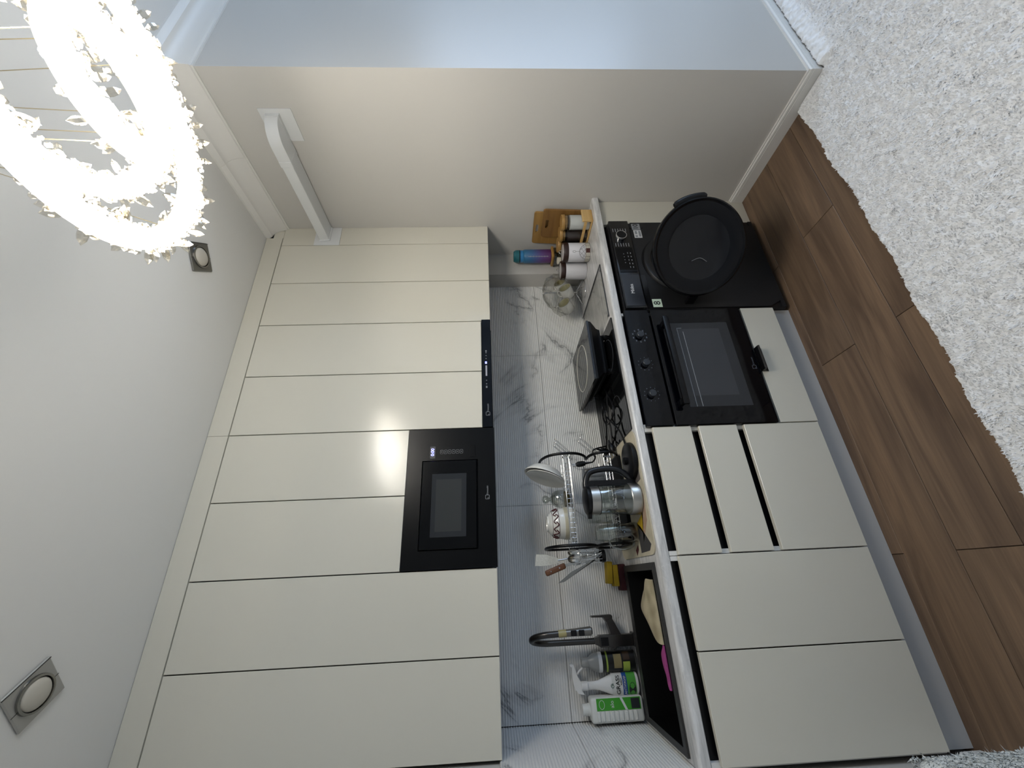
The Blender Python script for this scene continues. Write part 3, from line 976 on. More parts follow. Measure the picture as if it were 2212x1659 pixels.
# cloths over the front edge of the sink
def cloth(name, label, xs, top, sag, m, seed):
    r_ = random.Random(seed)
    nx, ny = 40, 16
    vs, fs = [], []
    ph = [r_.uniform(0, 6) for _ in range(4)]
    for i in range(nx + 1):
        u = i / nx
        x = xs[0] + (xs[1] - xs[0]) * u
        bulge = math.sin(PI * u) ** .7
        for j in range(ny + 1):
            v = j / ny
            y = 1.712 + (top[0] + top[1] * bulge) * v
            z = .925 - sag * v ** 1.5 + .006 * math.sin(u * 9 + ph[0] + v * 3) * v + .0015 * math.sin(u * 17 + ph[1]) * v + .012 * math.sin(v * PI)
            vs.append((x + .002 * math.sin(v * 6 + ph[2]), y, z))
    w = ny + 1
    fs = [(i * w + j, (i + 1) * w + j, (i + 1) * w + j + 1, i * w + j + 1) for i in range(nx) for j in range(ny)]
    k = len(vs)
    vs += [(a, b_, c_ - .004) for a, b_, c_ in vs]
    fs += [tuple(q + k for q in f[::-1]) for f in fs]
    per = [i * w for i in range(nx + 1)] + [nx * w + j for j in range(1, w)] + [i * w + ny for i in range(nx - 1, -1, -1)] + [j for j in range(ny - 1, 0, -1)]
    fs += [(per[i], per[(i + 1) % len(per)], per[(i + 1) % len(per)] + k, per[i] + k) for i in range(len(per))]
    o = MB().add(vs, fs).build(name, m, None, 60)
    return tag(o, label, 'cloth')
BEI = mat('beige_knit', '#bcaf92', .9)
nt, N, L, bb = nodes(BEI)
wv = nt.nodes.new('ShaderNodeTexWave')
wv.inputs['Scale'].default_value = 95
wv.inputs['Distortion'].default_value = .6
wv.bands_direction = 'X'
L.new(vec(nt), wv.inputs['Vector'])
st_ = ramp(nt, noise(nt, vec(nt), 9, 2), [(.5, '#c4b798'), (.72, '#8f8367')])
L.new(mixc(nt, mathn(nt, 'MULTIPLY', wv.outputs['Fac'], .28), st_, '#8d8265'), bb.inputs['Base Color'])
cloth('dish_cloth', 'beige ribbed knit cloth bunched at the front of the black sink', (-.012, -.225), (.085, .12), .012, BEI, 1)
cloth('dish_cloth', 'magenta pink cloth beside the beige one in the sink', (-.228, -.36), (.02, .085), .05, mat('pink_cloth', '#9c3f7c', .9, bump=(500, .4, .001)), 5)

# faucet
t = thing('faucet', 'graphite pull-out kitchen faucet with a high arched spout', 'faucet', (-.25, 2.11, ZT))
MB().rbox(-.277, -.223, 2.083, 2.137, ZT + .001, ZT + .014, .003, 1).build('base_plate', GRAPH, t, 30)
MB().rbox(-.274, -.228, 2.087, 2.133, ZT + .014, 1.075, .004, 2).add([(-.270, 2.09, 1.075), (-.232, 2.09, 1.075), (-.232, 2.13, 1.075), (-.270, 2.13, 1.075), (-.262, 2.096, 1.095), (-.238, 2.096, 1.095), (-.238, 2.124, 1.095), (-.262, 2.124, 1.095)], [(0, 1, 5, 4), (1, 2, 6, 5), (2, 3, 7, 6), (3, 0, 4, 7), (4, 5, 6, 7)]).build('body', GRAPH, t, 30)
MB().box(-.268, -.236, 2.0862, 2.0868, 1.036, 1.070).build('body_inset', BLACK, t, 0)
MB().prism([(-.23, .975), (-.23, 1.02), (-.172, 1.034), (-.166, 1.006)], 2.09, 2.13, 'y').build('lever_arm', GRAPH, t, 30)
MB().prism([(-.178, 1.034), (-.166, 1.005), (-.156, 1.004), (-.150, 1.010), (-.152, 1.098), (-.158, 1.100), (-.160, 1.046)], 2.092, 2.128, 'y').build('lever', GRAPH, t, 30)
sp = [(-.250, 2.11, 1.09), (-.250, 2.11, 1.18), (-.250, 2.11, 1.29)]
for i in range(1, 13):
    a = PI * i / 12
    sp.append((-.250 + .046 * (1 - math.cos(a)) / 2 * 1.0, 2.11 - .062 * (1 - math.cos(a)), 1.29 + .088 * math.sin(a)))
sp.append((-.203, 1.985, 1.262))
MB().tube(spline(sp, 3), .0125, 16).build('spout', GRAPH, t, 60)
MB().tube([(-.203, 1.985, 1.268), (-.2015, 1.984, 1.235)], .0145, 16).build('tape_wrap', mat('yellow_tape', '#a09668', .35), t, 40)
sh = MB().tube([(-.2015, 1.984, 1.236), (-.200, 1.983, 1.19), (-.198, 1.982, 1.130)], [.0135, .015, .0175], 18).build('spray_head', mat('spray_steel', '#77746f', .35, .8), t, 40)
sh['label'] = 'brushed steel spray head'
for z0 in (1.205, 1.172):
    MB().rbox(-.212, -.191, 1.964, 1.970, z0 - .012, z0 + .012, .002, 1).build('spray_button', BLACK, sh, 0)
MB().tube([(-.198, 1.982, 1.131), (-.198, 1.982, 1.125)], .0125, 16).build('nozzle', BLACK, sh, 40)

# bottles behind the sink
def oval(prof, c, n=32, ry=.62):
    m_ = MB()
    m_.at(Matrix.Translation(c) @ Matrix.Diagonal((1, ry, 1, 1)))
    m_.lathe(prof, n=n)
    return m_
t = thing('soap_bottle', 'squat clear bottle with black patterned label beside the faucet', 'bottle', (-.331, 2.133, ZT + .009))
zb = ZT + .0095
oval([(.030, 0), (.0375, .004), (.0385, .03), (.0385, .15), (.036, .175), (.028, .195), (.016, .212), (.0155, .222)], (-.331, 2.133, zb), ry=.75).build('body', mat('grey_translucent', '#8f908e', .3), t, 50)
oval([(.0175, 0), (.0185, .004), (.0185, .024), (.016, .028)], (-.331, 2.133, zb + .210), ry=1).build('cap', mat('cap_grey', '#9b9b98', .35), t)
lb = MB()
def wrap(c, r, ry, a0, a1, z0, z1, n=14):
    vs, fs = [], []
    for i in range(n + 1):
        a = a0 + (a1 - a0) * i / n
        vs += [(c[0] + r * math.cos(a), c[1] + ry * r * math.sin(a), z0), (c[0] + r * math.cos(a), c[1] + ry * r * math.sin(a), z1)]
    fs = [(2 * i, 2 * i + 2, 2 * i + 3, 2 * i + 1) for i in range(n)]
    return vs, fs
bc = (-.331, 2.133)
LBB = mat('label_black', '#0b0b0a', .4)
LBG = mat('label_lime', '#9db04a', .4)
lab = MB().add(*wrap(bc, .0392, .75, PI * 1.02, PI * 1.98, zb + .004, zb + .155)).build('label', LBB, t, 60)
MB().add(*wrap(bc, .0396, .75, PI * 1.08, PI * 1.92, zb + .150, zb + .166)).build('label_top', WPRINT, lab, 60)
MB().add(*wrap(bc, .0396, .75, PI * 1.05, PI * 1.95, zb + .126, zb + .133)).build('label_stripe', LBG, lab, 60)
MB().add(*wrap(bc, .0396, .75, PI * 1.08, PI * 1.5, zb + .03, zb + .06)).build('label_patch', LBG, lab, 60)
MB().add(*wrap(bc, .0396, .75, PI * 1.3, PI * 1.75, zb + .066, zb + .10)).build('label_picture', mat('label_olive', '#8b7d55', .5), lab, 60)
MB().add(*wrap(bc, .0396, .75, PI * 1.55, PI * 1.85, zb + .03, zb + .058)).build('label_picture', mat('label_brown', '#3a2a1e', .5), lab, 60)

t = thing('spray_bottle', 'white trigger spray cleaner with blue and green label by the sink', 'bottle', (-.415, 2.136, zb))
bc = (-.415, 2.136, zb)
oval([(.030, 0), (.040, .004), (.042, .02), (.042, .085), (.038, .115), (.027, .145), (.017, .175), (.0150, .20), (.0155, .205), (.0155, .23)], bc, ry=.58).build('body', mat('bottle_white', '#dcdcdb', .35), t, 50)
oval([(.0175, .222), (.0175, .248), (.014, .25)], bc, ry=1).build('collar', mat('bottle_white'), t)
hd = MB().prism([(-.425, zb + .25), (-.444, zb + .238), (-.440, zb + .262), (-.420, zb + .279), (-.385, zb + .285), (-.345, zb + .284), (-.338, zb + .292), (-.332, zb + .291), (-.334, zb + .276), (-.352, zb + .270), (-.378, zb + .262), (-.398, zb + .25)], 2.124, 2.148, 'y').build('trigger_head', mat('bottle_white'), t, 30)
MB().tube(spline([(-.374, 2.136, zb + .262), (-.362, 2.136, zb + .252), (-.352, 2.136, zb + .238), (-.345, 2.136, zb + .235)], 4), .0045, 8).build('trigger', mat('bottle_white'), hd, 50)
lab = MB().add(*wrap(bc, .0428, .58, PI * 1.06, PI * 1.94, zb + .012, zb + .118)).build('label', mat('label_white', '#d6d6d2', .4), t, 60)
MB().add(*wrap(bc, .0432, .58, PI * 1.08, PI * 1.92, zb + .053, zb + .072)).build('label_band', mat('label_blue', '#1d4a92', .4), lab, 60)
MB().add(*wrap(bc, .0432, .58, PI * 1.08, PI * 1.92, zb + .014, zb + .053)).build('label_picture', mat('label_green', '#4c9a3c', .4), lab, 60)
pan = []
for i in range(22):
    a = 2 * PI * i / 22
    u_, w_ = PI * (1.36 + .20 * math.cos(a)), zb + .031 + .0150 * math.sin(a)
    pan.append((bc[0] + .0436 * math.cos(u_), bc[1] + .58 * .0436 * math.sin(u_), w_))
MB().add(pan + [(bc[0] + .0438 * math.cos(PI * 1.36), bc[1] + .58 * .0438 * math.sin(PI * 1.36), zb + .031)], [(i, (i + 1) % 22, 22) for i in range(22)]).build('label_picture', mat('label_pan', '#23262a', .4), lab, 60)
yl = bc[1] - .0436 * .58 - .0006
text('label_word', 'GRASS', .0235, (-.413, yl, zb + .093), BLACKM, lab, ext=.0004)
text('label_word', 'AZELIT', .0085, (-.402, yl, zb + .0785), BLACKM, lab, ext=.0004)
text('label_word', 'АНТИЖИР', .0128, (-.415, yl - .0006, zb + .0625), WPRINT, lab, ext=.0004)
MB().tube(spline([(-.417 + .0085 * math.cos(a) * (1 - i * .045), yl, zb + .117 + .0085 * math.sin(a) * (1 - i * .045)) for i, a in enumerate(np.linspace(-.6, 7.0, 14))], 2), .0011, 5).build('label_swirl', mat('label_teal', '#2e5a50', .4), lab, 0)

t = thing('cleaner_canister', 'white ribbed plastic canister with green label in left sink corner', 'bottle', (-.496, 2.132, zb))
cw = mat('canister_white', '#d8d8d2', .4)
MB().at(Matrix.Identity(4)).rbox(-.540, -.452, 2.098, 2.166, zb, zb + .222, .011, 3).build('body', cw, t, 40)
MB().lathe([(.0225, .218), (.0225, .228), (.021, .229), (.021, .252), (.019, .254), (0, .254)], (-.496, 2.132, zb), 24).build('cap', cw, t)
for j in range(9):
    z = zb + .03 + j * .0195
    MB().rbox(-.532, -.498, 2.0935, 2.100, z, z + .013, .002, 1).build('grip_rib', cw, t, 40)
lab = MB().box(-.496, -.4545, 2.0966, 2.0982, zb + .012, zb + .198).build('label', mat('label_leaf', '#3f9a2a', .4), t, 0)
MB().prism([(-.496, zb + .068), (-.496, zb + .078), (-.4545, zb + .098), (-.4545, zb + .088)], 2.096, 2.0966, 'y').build('label_band', WPRINT, lab, 0)
MB().box(-.493, -.458, 2.0958, 2.0966, zb + .016, zb + .052).build('label_picture', mat('label_pan'), lab, 0)
MB().tube([(-.4755 + .015 * math.cos(a), 2.0962, zb + .176 + .011 * math.sin(a)) for a in np.linspace(0, 2 * PI, 24, endpoint=False)], .0008, 5, closed=True).build('label_emblem', WPRINT, lab, 0)
text('label_word', 'alo', .021, (-.4755, 2.0962, zb + .132), WPRINT, lab)

# sponges
YEL = mat('yellow_sponge', '#b09120', .9, bump=(800, .6, .002))
tag(MB().at(Matrix.Translation((.022, 2.128, .985)) @ Matrix.Rotation(.10, 4, 'Y')).rbox(-.048, .048, -.03, .03, -.013, .012, .003, 1).build('sponge', YEL, None, 30), 'upper yellow sponge of the stack behind the sink corner', 'sponge', 'sponges')
tag(MB().at(Matrix.Translation((.008, 2.128, .957)) @ Matrix.Rotation(.03, 4, 'Y')).rbox(-.046, .046, -.03, .03, -.012, .012, .003, 1).build('sponge', YEL, None, 30), 'lower yellow sponge lying on the dark red pad', 'sponge', 'sponges')
tag(MB().at(Matrix.Translation((-.002, 2.122, .932))).rbox(-.055, .058, -.034, .034, -.0205, .0115, .005, 2).build('scouring_pad', mat('dark_red_pad', '#3a0f14', .9, bump=(600, .6, .002)), None, 30), 'dark red scouring pad under the two yellow sponges', 'scouring pad')
# printed drying mat
t = thing('drying_mat', 'beige drying mat with geometric print under the dish rack', 'mat', (.32, 1.85, ZT))
MATB = speckle('mat_beige', '#b3ab95', '#c6bda6', 14, .85)
MB().prism(rrect(.072, .572, 1.634, 2.085, .045), ZT + .0006, ZT + .005, 'z').build('mat_base', MATB, t, 0)
def patch(poly, col):
    MB().prism(poly, ZT + .005, ZT + .0056, 'z').build('printed_patch', speckle('print' + col, col, col, 30, .85), t, 0)
patch([(.50, 1.665), (.50, 1.86), (.34, 1.80), (.36, 1.655)], '#5a5450')
patch([(.30, 1.655), (.27, 1.70), (.12, 1.75), (.20, 1.668)], '#a58a74')
patch([(.235, 1.70), (.20, 1.80), (.155, 1.735)], '#b3920f')
patch([(.185, 1.76), (.205, 1.80), (.085, 1.80), (.088, 1.695), (.11, 1.668)], '#3c3a3a')
patch([(.10, 1.83), (.12, 1.83), (.10, 1.87), (.078, 1.86)], '#4a1218')

# built-in hob and loose glass board
t = thing('hob', 'black glass hob set into the worktop above the oven', 'hob', (.872, 1.91, ZT))
MB().prism(rrect(.577, 1.170, 1.655, 2.165, .006), ZT + .0005, ZT + .006, 'z').build('glass_top', mat('hob_glass', '#0d0e0f', .05), t, 0)
for hx, hy, hr in ((.72, 1.80, .075), (.72, 2.03, .09), (1.02, 1.80, .09), (1.02, 2.03, .075)):
    MB().tube([(hx + hr * math.cos(a), hy + hr * math.sin(a), ZT + .0061) for a in np.linspace(0, 2 * PI, 40, endpoint=False)], .0006, 4, closed=True).build('zone_ring', mat('dim_print2'), t, 0)
gb = thing('glass_board', 'clear glass chopping board with dark edges right of the hob', 'chopping board', (1.355, 1.92, ZT))
MB().box(1.192, 1.526, 1.679, 2.172, ZT + .002, ZT + .0065).build('glass_pane', glass('board_glass', '#fdfdfc', .03, .4), gb, 0)
EDG = mat('glass_edge', '#34373a', .3)
MB().box(1.526, 1.531, 1.674, 2.172, ZT + .002, ZT + .0075).build('edge_strip', EDG, gb, 0)
MB().box(1.190, 1.526, 1.6765, 1.679, ZT + .002, ZT + .0068).build('edge_strip', EDG, gb, 0)
for px, py in ((1.21, 1.70), (1.51, 1.70), (1.21, 2.15), (1.51, 2.15)):
    MB().cyl((px, py, ZT), (px, py, ZT + .002), .008, 12).build('rubber_foot', BLACK, gb)

# portable induction cooker
t = thing('portable_cooker', 'black portable induction cooker standing on the hob', 'cooker', (1.04, 1.95, ZT + .006))
MB().prism(rrect(.868, 1.212, 1.740, 2.158, .004, 3), 1.010, 1.020, 'z').build('top_plate', mat('cooker_glass', '#20211f', .06), t, 0)
MB().tube([(1.041 + .128 * math.cos(a), 1.955 + .128 * math.sin(a), 1.0204) for a in np.linspace(0, 2 * PI, 56, endpoint=False)], .0026, 5, closed=True).build('zone_ring', mat('ring_print', '#c4c2b6', .4), t, 0)
MB().tube([(1.041 + .10 * math.cos(a), 1.955 + .10 * math.sin(a), 1.0202) for a in np.linspace(0, 2 * PI, 56, endpoint=False)], .0009, 5, closed=True).build('zone_ring', mat('dim_print2'), t, 0)
bd = MB()
lv = [(1.010, .004), (.998, .006), (.985, .020), (.968, .040), (.955, .046), (.950, .046)]
vs, fs = [], []
for z, ins in lv:
    vs += [(.868 + ins, 1.740 + ins * .5, z), (1.212 - ins, 1.740 + ins * .5, z), (1.212 - ins, 2.158 - ins, z), (.868 + ins, 2.158 - ins, z)]
for i in range(len(lv) - 1):
    fs += [(4 * i + j, 4 * i + 4 + j, 4 * i + 4 + (j + 1) % 4, 4 * i + (j + 1) % 4) for j in range(4)]
fs.append(tuple(4 * (len(lv) - 1) + j for j in range(4))[::-1])
bd.add(vs, fs).build('housing', BLACK, t, 20)
MB().rbox(.93, 1.15, 1.79, 2.10, .926, .951, .006, 2).build('base', BLACKM, t, 30)
for fx in (.94, 1.14):
    for fy in (1.80, 2.09):
        MB().cyl((fx, fy, ZT + .0062), (fx, fy, .93), .014, 14).build('foot', BLACK, t)
MB().box(.90, 1.19, 1.7385, 1.740, 1.0105, 1.0185).build('plate_edge', mat('edge_dark', '#15181f', .2), t, 0)

# cables
def cable(label, pts, r=.0035, m=BLACK):
    return tag(MB().tube(spline(pts, 8), r, 8).build('power_cable', m, None, 60), label, 'cable', 'black appliance cables')
zc = ZT + .0105
cable('thick black cable tied in a small loop on the hob', [(.90, 1.90, .935), (.82, 1.85, .93), (.73, 1.80, zc + .01), (.69, 1.84, zc + .02), (.70, 1.93, zc + .02), (.76, 1.97, zc + .02), (.79, 1.91, zc + .03), (.74, 1.86, zc + .04), (.69, 1.88, zc + .03)], .004)
cable('black cable running from the loop to the kettle stand', [(.74, 1.90, zc + .03), (.68, 1.84, zc + .02), (.62, 1.79, zc + .006), (.555, 1.75, zc + .004), (.505, 1.72, zc + .01)], .0042)
cable('black cable from the loop behind the dish rack', [(.70, 1.88, zc + .035), (.66, 1.95, zc + .02), (.60, 2.04, zc + .01), (.55, 2.10, zc + .01), (.48, 2.13, zc + .04)], .0036)
cable('thin black cable between the two thicker ones', [(.84, 1.86, .935), (.74, 1.90, zc + .012), (.66, 1.91, zc + .006), (.60, 1.93, zc + .005), (.56, 1.92, zc + .012)], .003)

def plug(label, p, d, r=.0135):
    d = Vector(d).normalized()
    p = Vector(p)
    t = thing('power_plug', label, 'plug', p, 'black power plugs')
    MB().tube([p, p + d * .012, p + d * .03, p + d * .045], [r * .6, r, r, r * .75], 16).build('body', BLACK, t, 40)
    MB().tube([p + d * .045, p + d * .07], [.006, .004], 10).build('strain_relief', BLACK, t, 60)
    sd = d.orthogonal().normalized() * .007
    for s_ in (-1, 1):
        MB().tube([p + sd * s_, p + sd * s_ - d * .018], .0022, 8).build('pin', STEEL, t, 60)
plug('black power plug hanging inside the right end of dish rack', (.492, 1.90, 1.128), (.10, -.05, -1))
cable('black cable hooked over the right side of dish rack', [(.499, 1.897, 1.060), (.502, 1.893, 1.045), (.520, 1.880, 1.035), (.548, 1.872, 1.045), (.562, 1.876, 1.02), (.575, 1.90, .985), (.60, 1.95, .95), (.66, 2.0, zc + .012)], .0036)
plug('black power plug standing between dish rack and hob', (.570, 1.985, .935), (.2, -.3, .9), .016)
plug('black power plug lying at the corner of drying mat', (.548, 1.905, .934), (.9, .25, .15), .016)

# kettle with its stand
t = thing('kettle_stand', 'round black kettle stand on the drying mat', 'kettle stand', (.452, 1.715, ZT + .006))
MB().lathe([(.078, 0), (.080, .004), (.079, .018), (.072, .024), (.03, .026), (0, .026)], (.452, 1.715, ZT + .0062), 40).build('base', BLACK, t, 40)
MB().lathe([(.016, 0), (.016, .012), (.010, .014), (0, .014)], (.452, 1.715, ZT + .031), 24).build('connector', BLACKM, t, 40)
KX, KY, KZ = .293, 1.722, ZT + .0058
t = thing('kettle', 'glass electric kettle with black handle and steel bands', 'kettle', (KX, KY, KZ))
MB().lathe([(.060, 0), (.0645, .003), (.0645, .040), (.062, .043), (.050, .043), (0, .042)], (KX, KY, KZ), 44).build('base_band', STEELB, t, 40)
MB().lathe([(.0625, .043), (.061, .10), (.057, .172), (.0555, .172), (.0595, .10), (.061, .044)], (KX, KY, KZ), 44, cap=False).build('glass_body', CLEAR, t, 60)
MB().lathe([(.0578, .170), (.0565, .208), (.0545, .208), (.0555, .170)], (KX, KY, KZ), 44, cap=False).build('top_band', STEELB, t, 40)
MB().tube([(KX + .0577 * math.cos(a), KY + .0577 * math.sin(a), KZ + .170) for a in np.linspace(0, 2 * PI, 44, endpoint=False)], .0014, 6, closed=True).build('seal_ring', BLACKM, t, 60)
lid = MB().lathe([(.057, .206), (.0585, .210), (.058, .222), (.050, .227), (0, .229)], (KX, KY, KZ), 44).build('lid', BLACK, t, 40)
MB().prism([(KX - .052, KY - .016), (KX - .074, KY), (KX - .052, KY + .016)], KZ + .205, KZ + .222, 'z').build('spout', BLACK, t, 30)
hpts = [(KX + .050, KY, KZ + .216), (KX + .078, KY, KZ + .214), (KX + .112, KY, KZ + .198), (KX + .126, KY, KZ + .165), (KX + .130, KY, KZ + .11), (KX + .122, KY, KZ + .065), (KX + .095, KY, KZ + .03), (KX + .068, KY, KZ + .012)]
MB().at(Matrix.Identity(4)).tube(spline(hpts, 6), [.013] * 43, 12).build('handle', mat('handle_black', '#101114', .32), t, 60)
MB().prism([(KX + .056, KZ + .212), (KX + .078, KZ + .207), (KX + .080, KZ + .01), (KX + .062, KZ + .008)], KY - .013, KY + .013, 'y').build('handle_spine', BLACK, t, 20)
text('logo_word', 'Midea', .0115, (KX - .020, KY - .0585, KZ + .115), WPRINT, t, rot=(PI / 2, 0, -.3))

# upturned glass mug
GX, GY, GZ = .171, 1.812, ZT + .0058
t = thing('glass_mug', 'tall upturned glass mug in front of the dish rack', 'mug', (GX, GY, GZ))
MB().lathe([(.0400, 0), (.0405, .03), (.036, .12), (.031, .178), (.028, .182), (0, .182)], (GX, GY, GZ), 32, cap=False).lathe([(.0375, .001), (.038, .03), (.0335, .12), (.0285, .168), (0, .168)], (GX, GY, GZ), 32, cap=False).build('body', CLEAR, t, 60)
MB().tube(spline([(GX - .034, GY, GZ + .125), (GX - .055, GY - .004, GZ + .115), (GX - .068, GY - .006, GZ + .075), (GX - .058, GY - .004, GZ + .03), (GX - .038, GY, GZ + .018)], 6), .0048, 10).build('handle', glass('clear_handle', '#d8dcd8', .15, .7), t, 60)
MB().lathe([(.030, .012), (.034, .03), (.030, .06)], (GX - .002, GY + .003, GZ), 20, cap=False).build('tea_stain', glass('tea_stain', '#8a6236', .02, .2), t, 60)

# ------------------------------------------------------------------ dish rack
RX0, RX1 = .130, .530
t = thing('dish_rack', 'two-tier chrome dish rack with curved black side frames', 'dish rack', (.33, 1.95, ZT + .005))
FRP = [(2.065, 1.262), (2.03, 1.285), (1.985, 1.293), (1.92, 1.286), (1.86, 1.255), (1.832, 1.20), (1.838, 1.135), (1.885, 1.088), (1.945, 1.066), (1.895, 1.062), (1.852, 1.040), (1.834, 1.005), (1.838, .965), (1.875, .932), (1.93, .9225), (2.00, .9225), (2.06, .9225)]
for x in (RX0, RX1):
    f_ = MB().tube(spline([(x, y, z) for y, z in FRP], 5), .0065, 10).build('side_frame', BLACK, t, 60)
    if x > .3:
        continue
    MB().tube(spline([(x, 2.065, 1.262), (x, 2.075, 1.18), (x, 2.04, 1.10), (x, 1.945, 1.066)], 5), .0055, 8).build('frame_brace', BLACK, f_, 60)
    MB().tube(spline([(x, 1.945, 1.066), (x, 2.05, 1.04), (x, 2.075, .98), (x, 2.06, .9225)], 5), .0055, 8).build('frame_brace', BLACK, f_, 60)
def rod(y, z, r=.0026, x0=RX0 - .006, x1=RX1 + .006):
    MB().tube([(x0, y, z), (x1, y, z)], r, 8).build('rod', CHROME, t, 60)
rod(1.866, 1.193, .003); rod(1.843, 1.170, .0026); rod(2.066, 1.172); rod(1.866, 1.162, .002)
rod(1.871, .996, .003); rod(1.871, .966, .0022); rod(2.062, .975)
for zt, nm in ((1.160, 'upper_tier'), (.963, 'lower_tier')):
    w_ = MB()
    nw = 19
    for i in range(nw):
        x = RX0 + .012 + (RX1 - RX0 - .024) * i / (nw - 1)
        w_.tube([(x, 1.868, zt + .033), (x, 1.866, zt), (x, 2.064, zt), (x, 2.066, zt + .012)], .0011, 5)
    w_.tube([(RX0, 1.93, zt), (RX1, 1.93, zt)], .0015, 6).tube([(RX0, 2.0, zt), (RX1, 2.0, zt)], .0015, 6)
    w_.build(nm, CHROME, t, 60)
cl = [(RX0 + .022, 1.845, 1.170)]
MB().tube([(RX0 + .030 - .010 * math.cos(a), 1.843, 1.180 - .010 * math.sin(a)) for a in np.linspace(-.3, 4.4, 14)], .0024, 6).build('rod_curl', CHROME, t, 60)
# wire cup hooks on the right side
for y0, z0 in ((1.905, 1.155), (1.955, 1.15), (2.005, 1.15), (1.89, 1.035), (1.945, 1.035)):
    hk = [(.535, y0 - .010, z0 - .02), (.56, y0 - .008, z0), (.618, y0 - .006, z0 + .055), (.624, y0, z0 + .062), (.618, y0 + .006, z0 + .055), (.56, y0 + .008, z0), (.535, y0 + .010, z0 - .02)]
    MB().tube(spline(hk, 4), .0013, 6).build('cup_hook', STEEL, t, 60)
MB().box(RX0 + .01, RX1 - .01, 1.868, 2.06, ZT + .0062, ZT + .022).build('drip_tray', BLACKM, t, 0)
# cutlery basket hung on the left frame
bk = MB()
for i in range(9):
    a = 2 * PI * i / 9
    bk.tube([(.088 + .030 * math.cos(a), 1.918 + .036 * math.sin(a), 1.155), (.088 + .027 * math.cos(a), 1.918 + .032 * math.sin(a), 1.058)], .0010, 5)
for zz, rr_ in ((1.155, 1.0), (1.125, .97), (1.09, .93)):
    bk.tube([(.088 + .030 * rr_ * math.cos(a), 1.918 + .036 * rr_ * math.sin(a), zz) for a in np.linspace(0, 2 * PI, 24, endpoint=False)], .0013, 5, closed=True)
bko = bk.build('cutlery_basket', CHROME, t, 60)
MB().at(Matrix.Translation((.088, 1.918, 1.046)) @ Matrix.Diagonal((1, 1.2, 1, 1))).lathe([(0, 0), (.027, 0), (.028, .016), (.025, .016), (.024, .003), (0, .003)], n=24).build('basket_cup', BLACK, bko, 40)

# cutlery
def frame_from(p0, p1, face=(0, -1, 0)):
    z = (Vector(p1) - Vector(p0)).normalized()
    y = (-Vector(face) - z * z.dot(-Vector(face))).normalized()
    x = y.cross(z)
    m_ = Matrix((x, y, z)).transposed().to_4x4()
    m_.translation = p0
    return m_
def spoon(label, p0, p1, face, size=1.0, m=STEEL):
    t = thing('spoon', label, 'spoon', p0, 'cutlery in the rack basket')
    L_ = (Vector(p1) - Vector(p0)).length
    M_ = frame_from(p0, p1, face)
    MB().at(M_).tube([(0, 0, 0), (0, .001, L_ * .4), (0, .003, L_ - .048 * size)], [.0042, .0030, .0026], 8).build('handle', m, t, 60)
    vs, fs = [], []
    n1, n2 = 14, 5
    for j in range(n2 + 1):
        for i in range(n1):
            a = 2 * PI * i / n1
            q = j / n2
            vs.append((.0165 * size * q * math.cos(a), .007 * size * (1 - q * q) , L_ - .026 * size + .026 * size * q * math.sin(a)))
    fs = [(j * n1 + i, j * n1 + (i + 1) % n1, (j + 1) * n1 + (i + 1) % n1, (j + 1) * n1 + i) for j in range(n2) for i in range(n1)]
    MB().at(M_).add(vs, fs).build('spoon_bowl', m, t, 80)
spoon('steel tablespoon, bowl upward, nearest in the cutlery basket', (.100, 1.930, 1.056), (.078, 1.895, 1.212), (-.3, -.9, .1), 1.15)
spoon('steel spoon behind the nearest one in cutlery basket', (.094, 1.920, 1.056), (.106, 1.915, 1.206), (.2, -.9, .2), 1.0)
spoon('steel spoon leaning left in the cutlery basket', (.10, 1.905, 1.058), (.062, 1.93, 1.19), (-.5, -.8, .1), 1.05)
t = thing('spatula', 'pale flat spatula blade rising highest from the cutlery basket', 'spatula', (.098, 1.935, 1.06))
MB().tube([(.098, 1.935, 1.06), (.078, 1.93, 1.25)], .0035, 8).build('handle', STEEL, t, 60)
MB().prism([(.085, 1.245), (.066, 1.252), (.058, 1.30), (.060, 1.352), (.106, 1.345), (.104, 1.30)], 1.928, 1.931, 'y').build('blade', speckle('pale_silicone', '#b0b0a8', '#c6c5bc', 300, .6), t, 0)
t = thing('knife', 'kitchen knife with brown wooden handle standing in cutlery basket', 'knife', (.085, 1.912, 1.06))
MB().prism([(.090, 1.062), (.083, 1.062), (.049, 1.225), (.060, 1.232)], 1.9115, 1.913, 'y').build('blade', STEEL, t, 0)
hd = MB().at(frame_from((.056, 1.912, 1.222), (.026, 1.905, 1.312))).rbox(-.012, .012, -.008, .008, 0, .094, .007, 3).build('handle', mat('brown_wood', '#5f3a22', .45), t, 40)
for q in (.03, .07):
    MB().at(frame_from((.056, 1.912, 1.222), (.026, 1.905, 1.312))).cyl((0, -.0088, q), (0, -.0078, q), .0028, 12).build('rivet', STEEL, hd)
t = thing('knife', 'narrow steel knife blade slanting left out of cutlery basket', 'knife', (.09, 1.90, 1.06))
MB().prism([(.094, 1.06), (.088, 1.06), (.030, 1.20), (-.012, 1.262), (-.008, 1.235), (.020, 1.185)][::-1], 1.899, 1.9005, 'y').build('blade', mat('blade_dull', '#8f8f8c', .3, .8), t, 0)

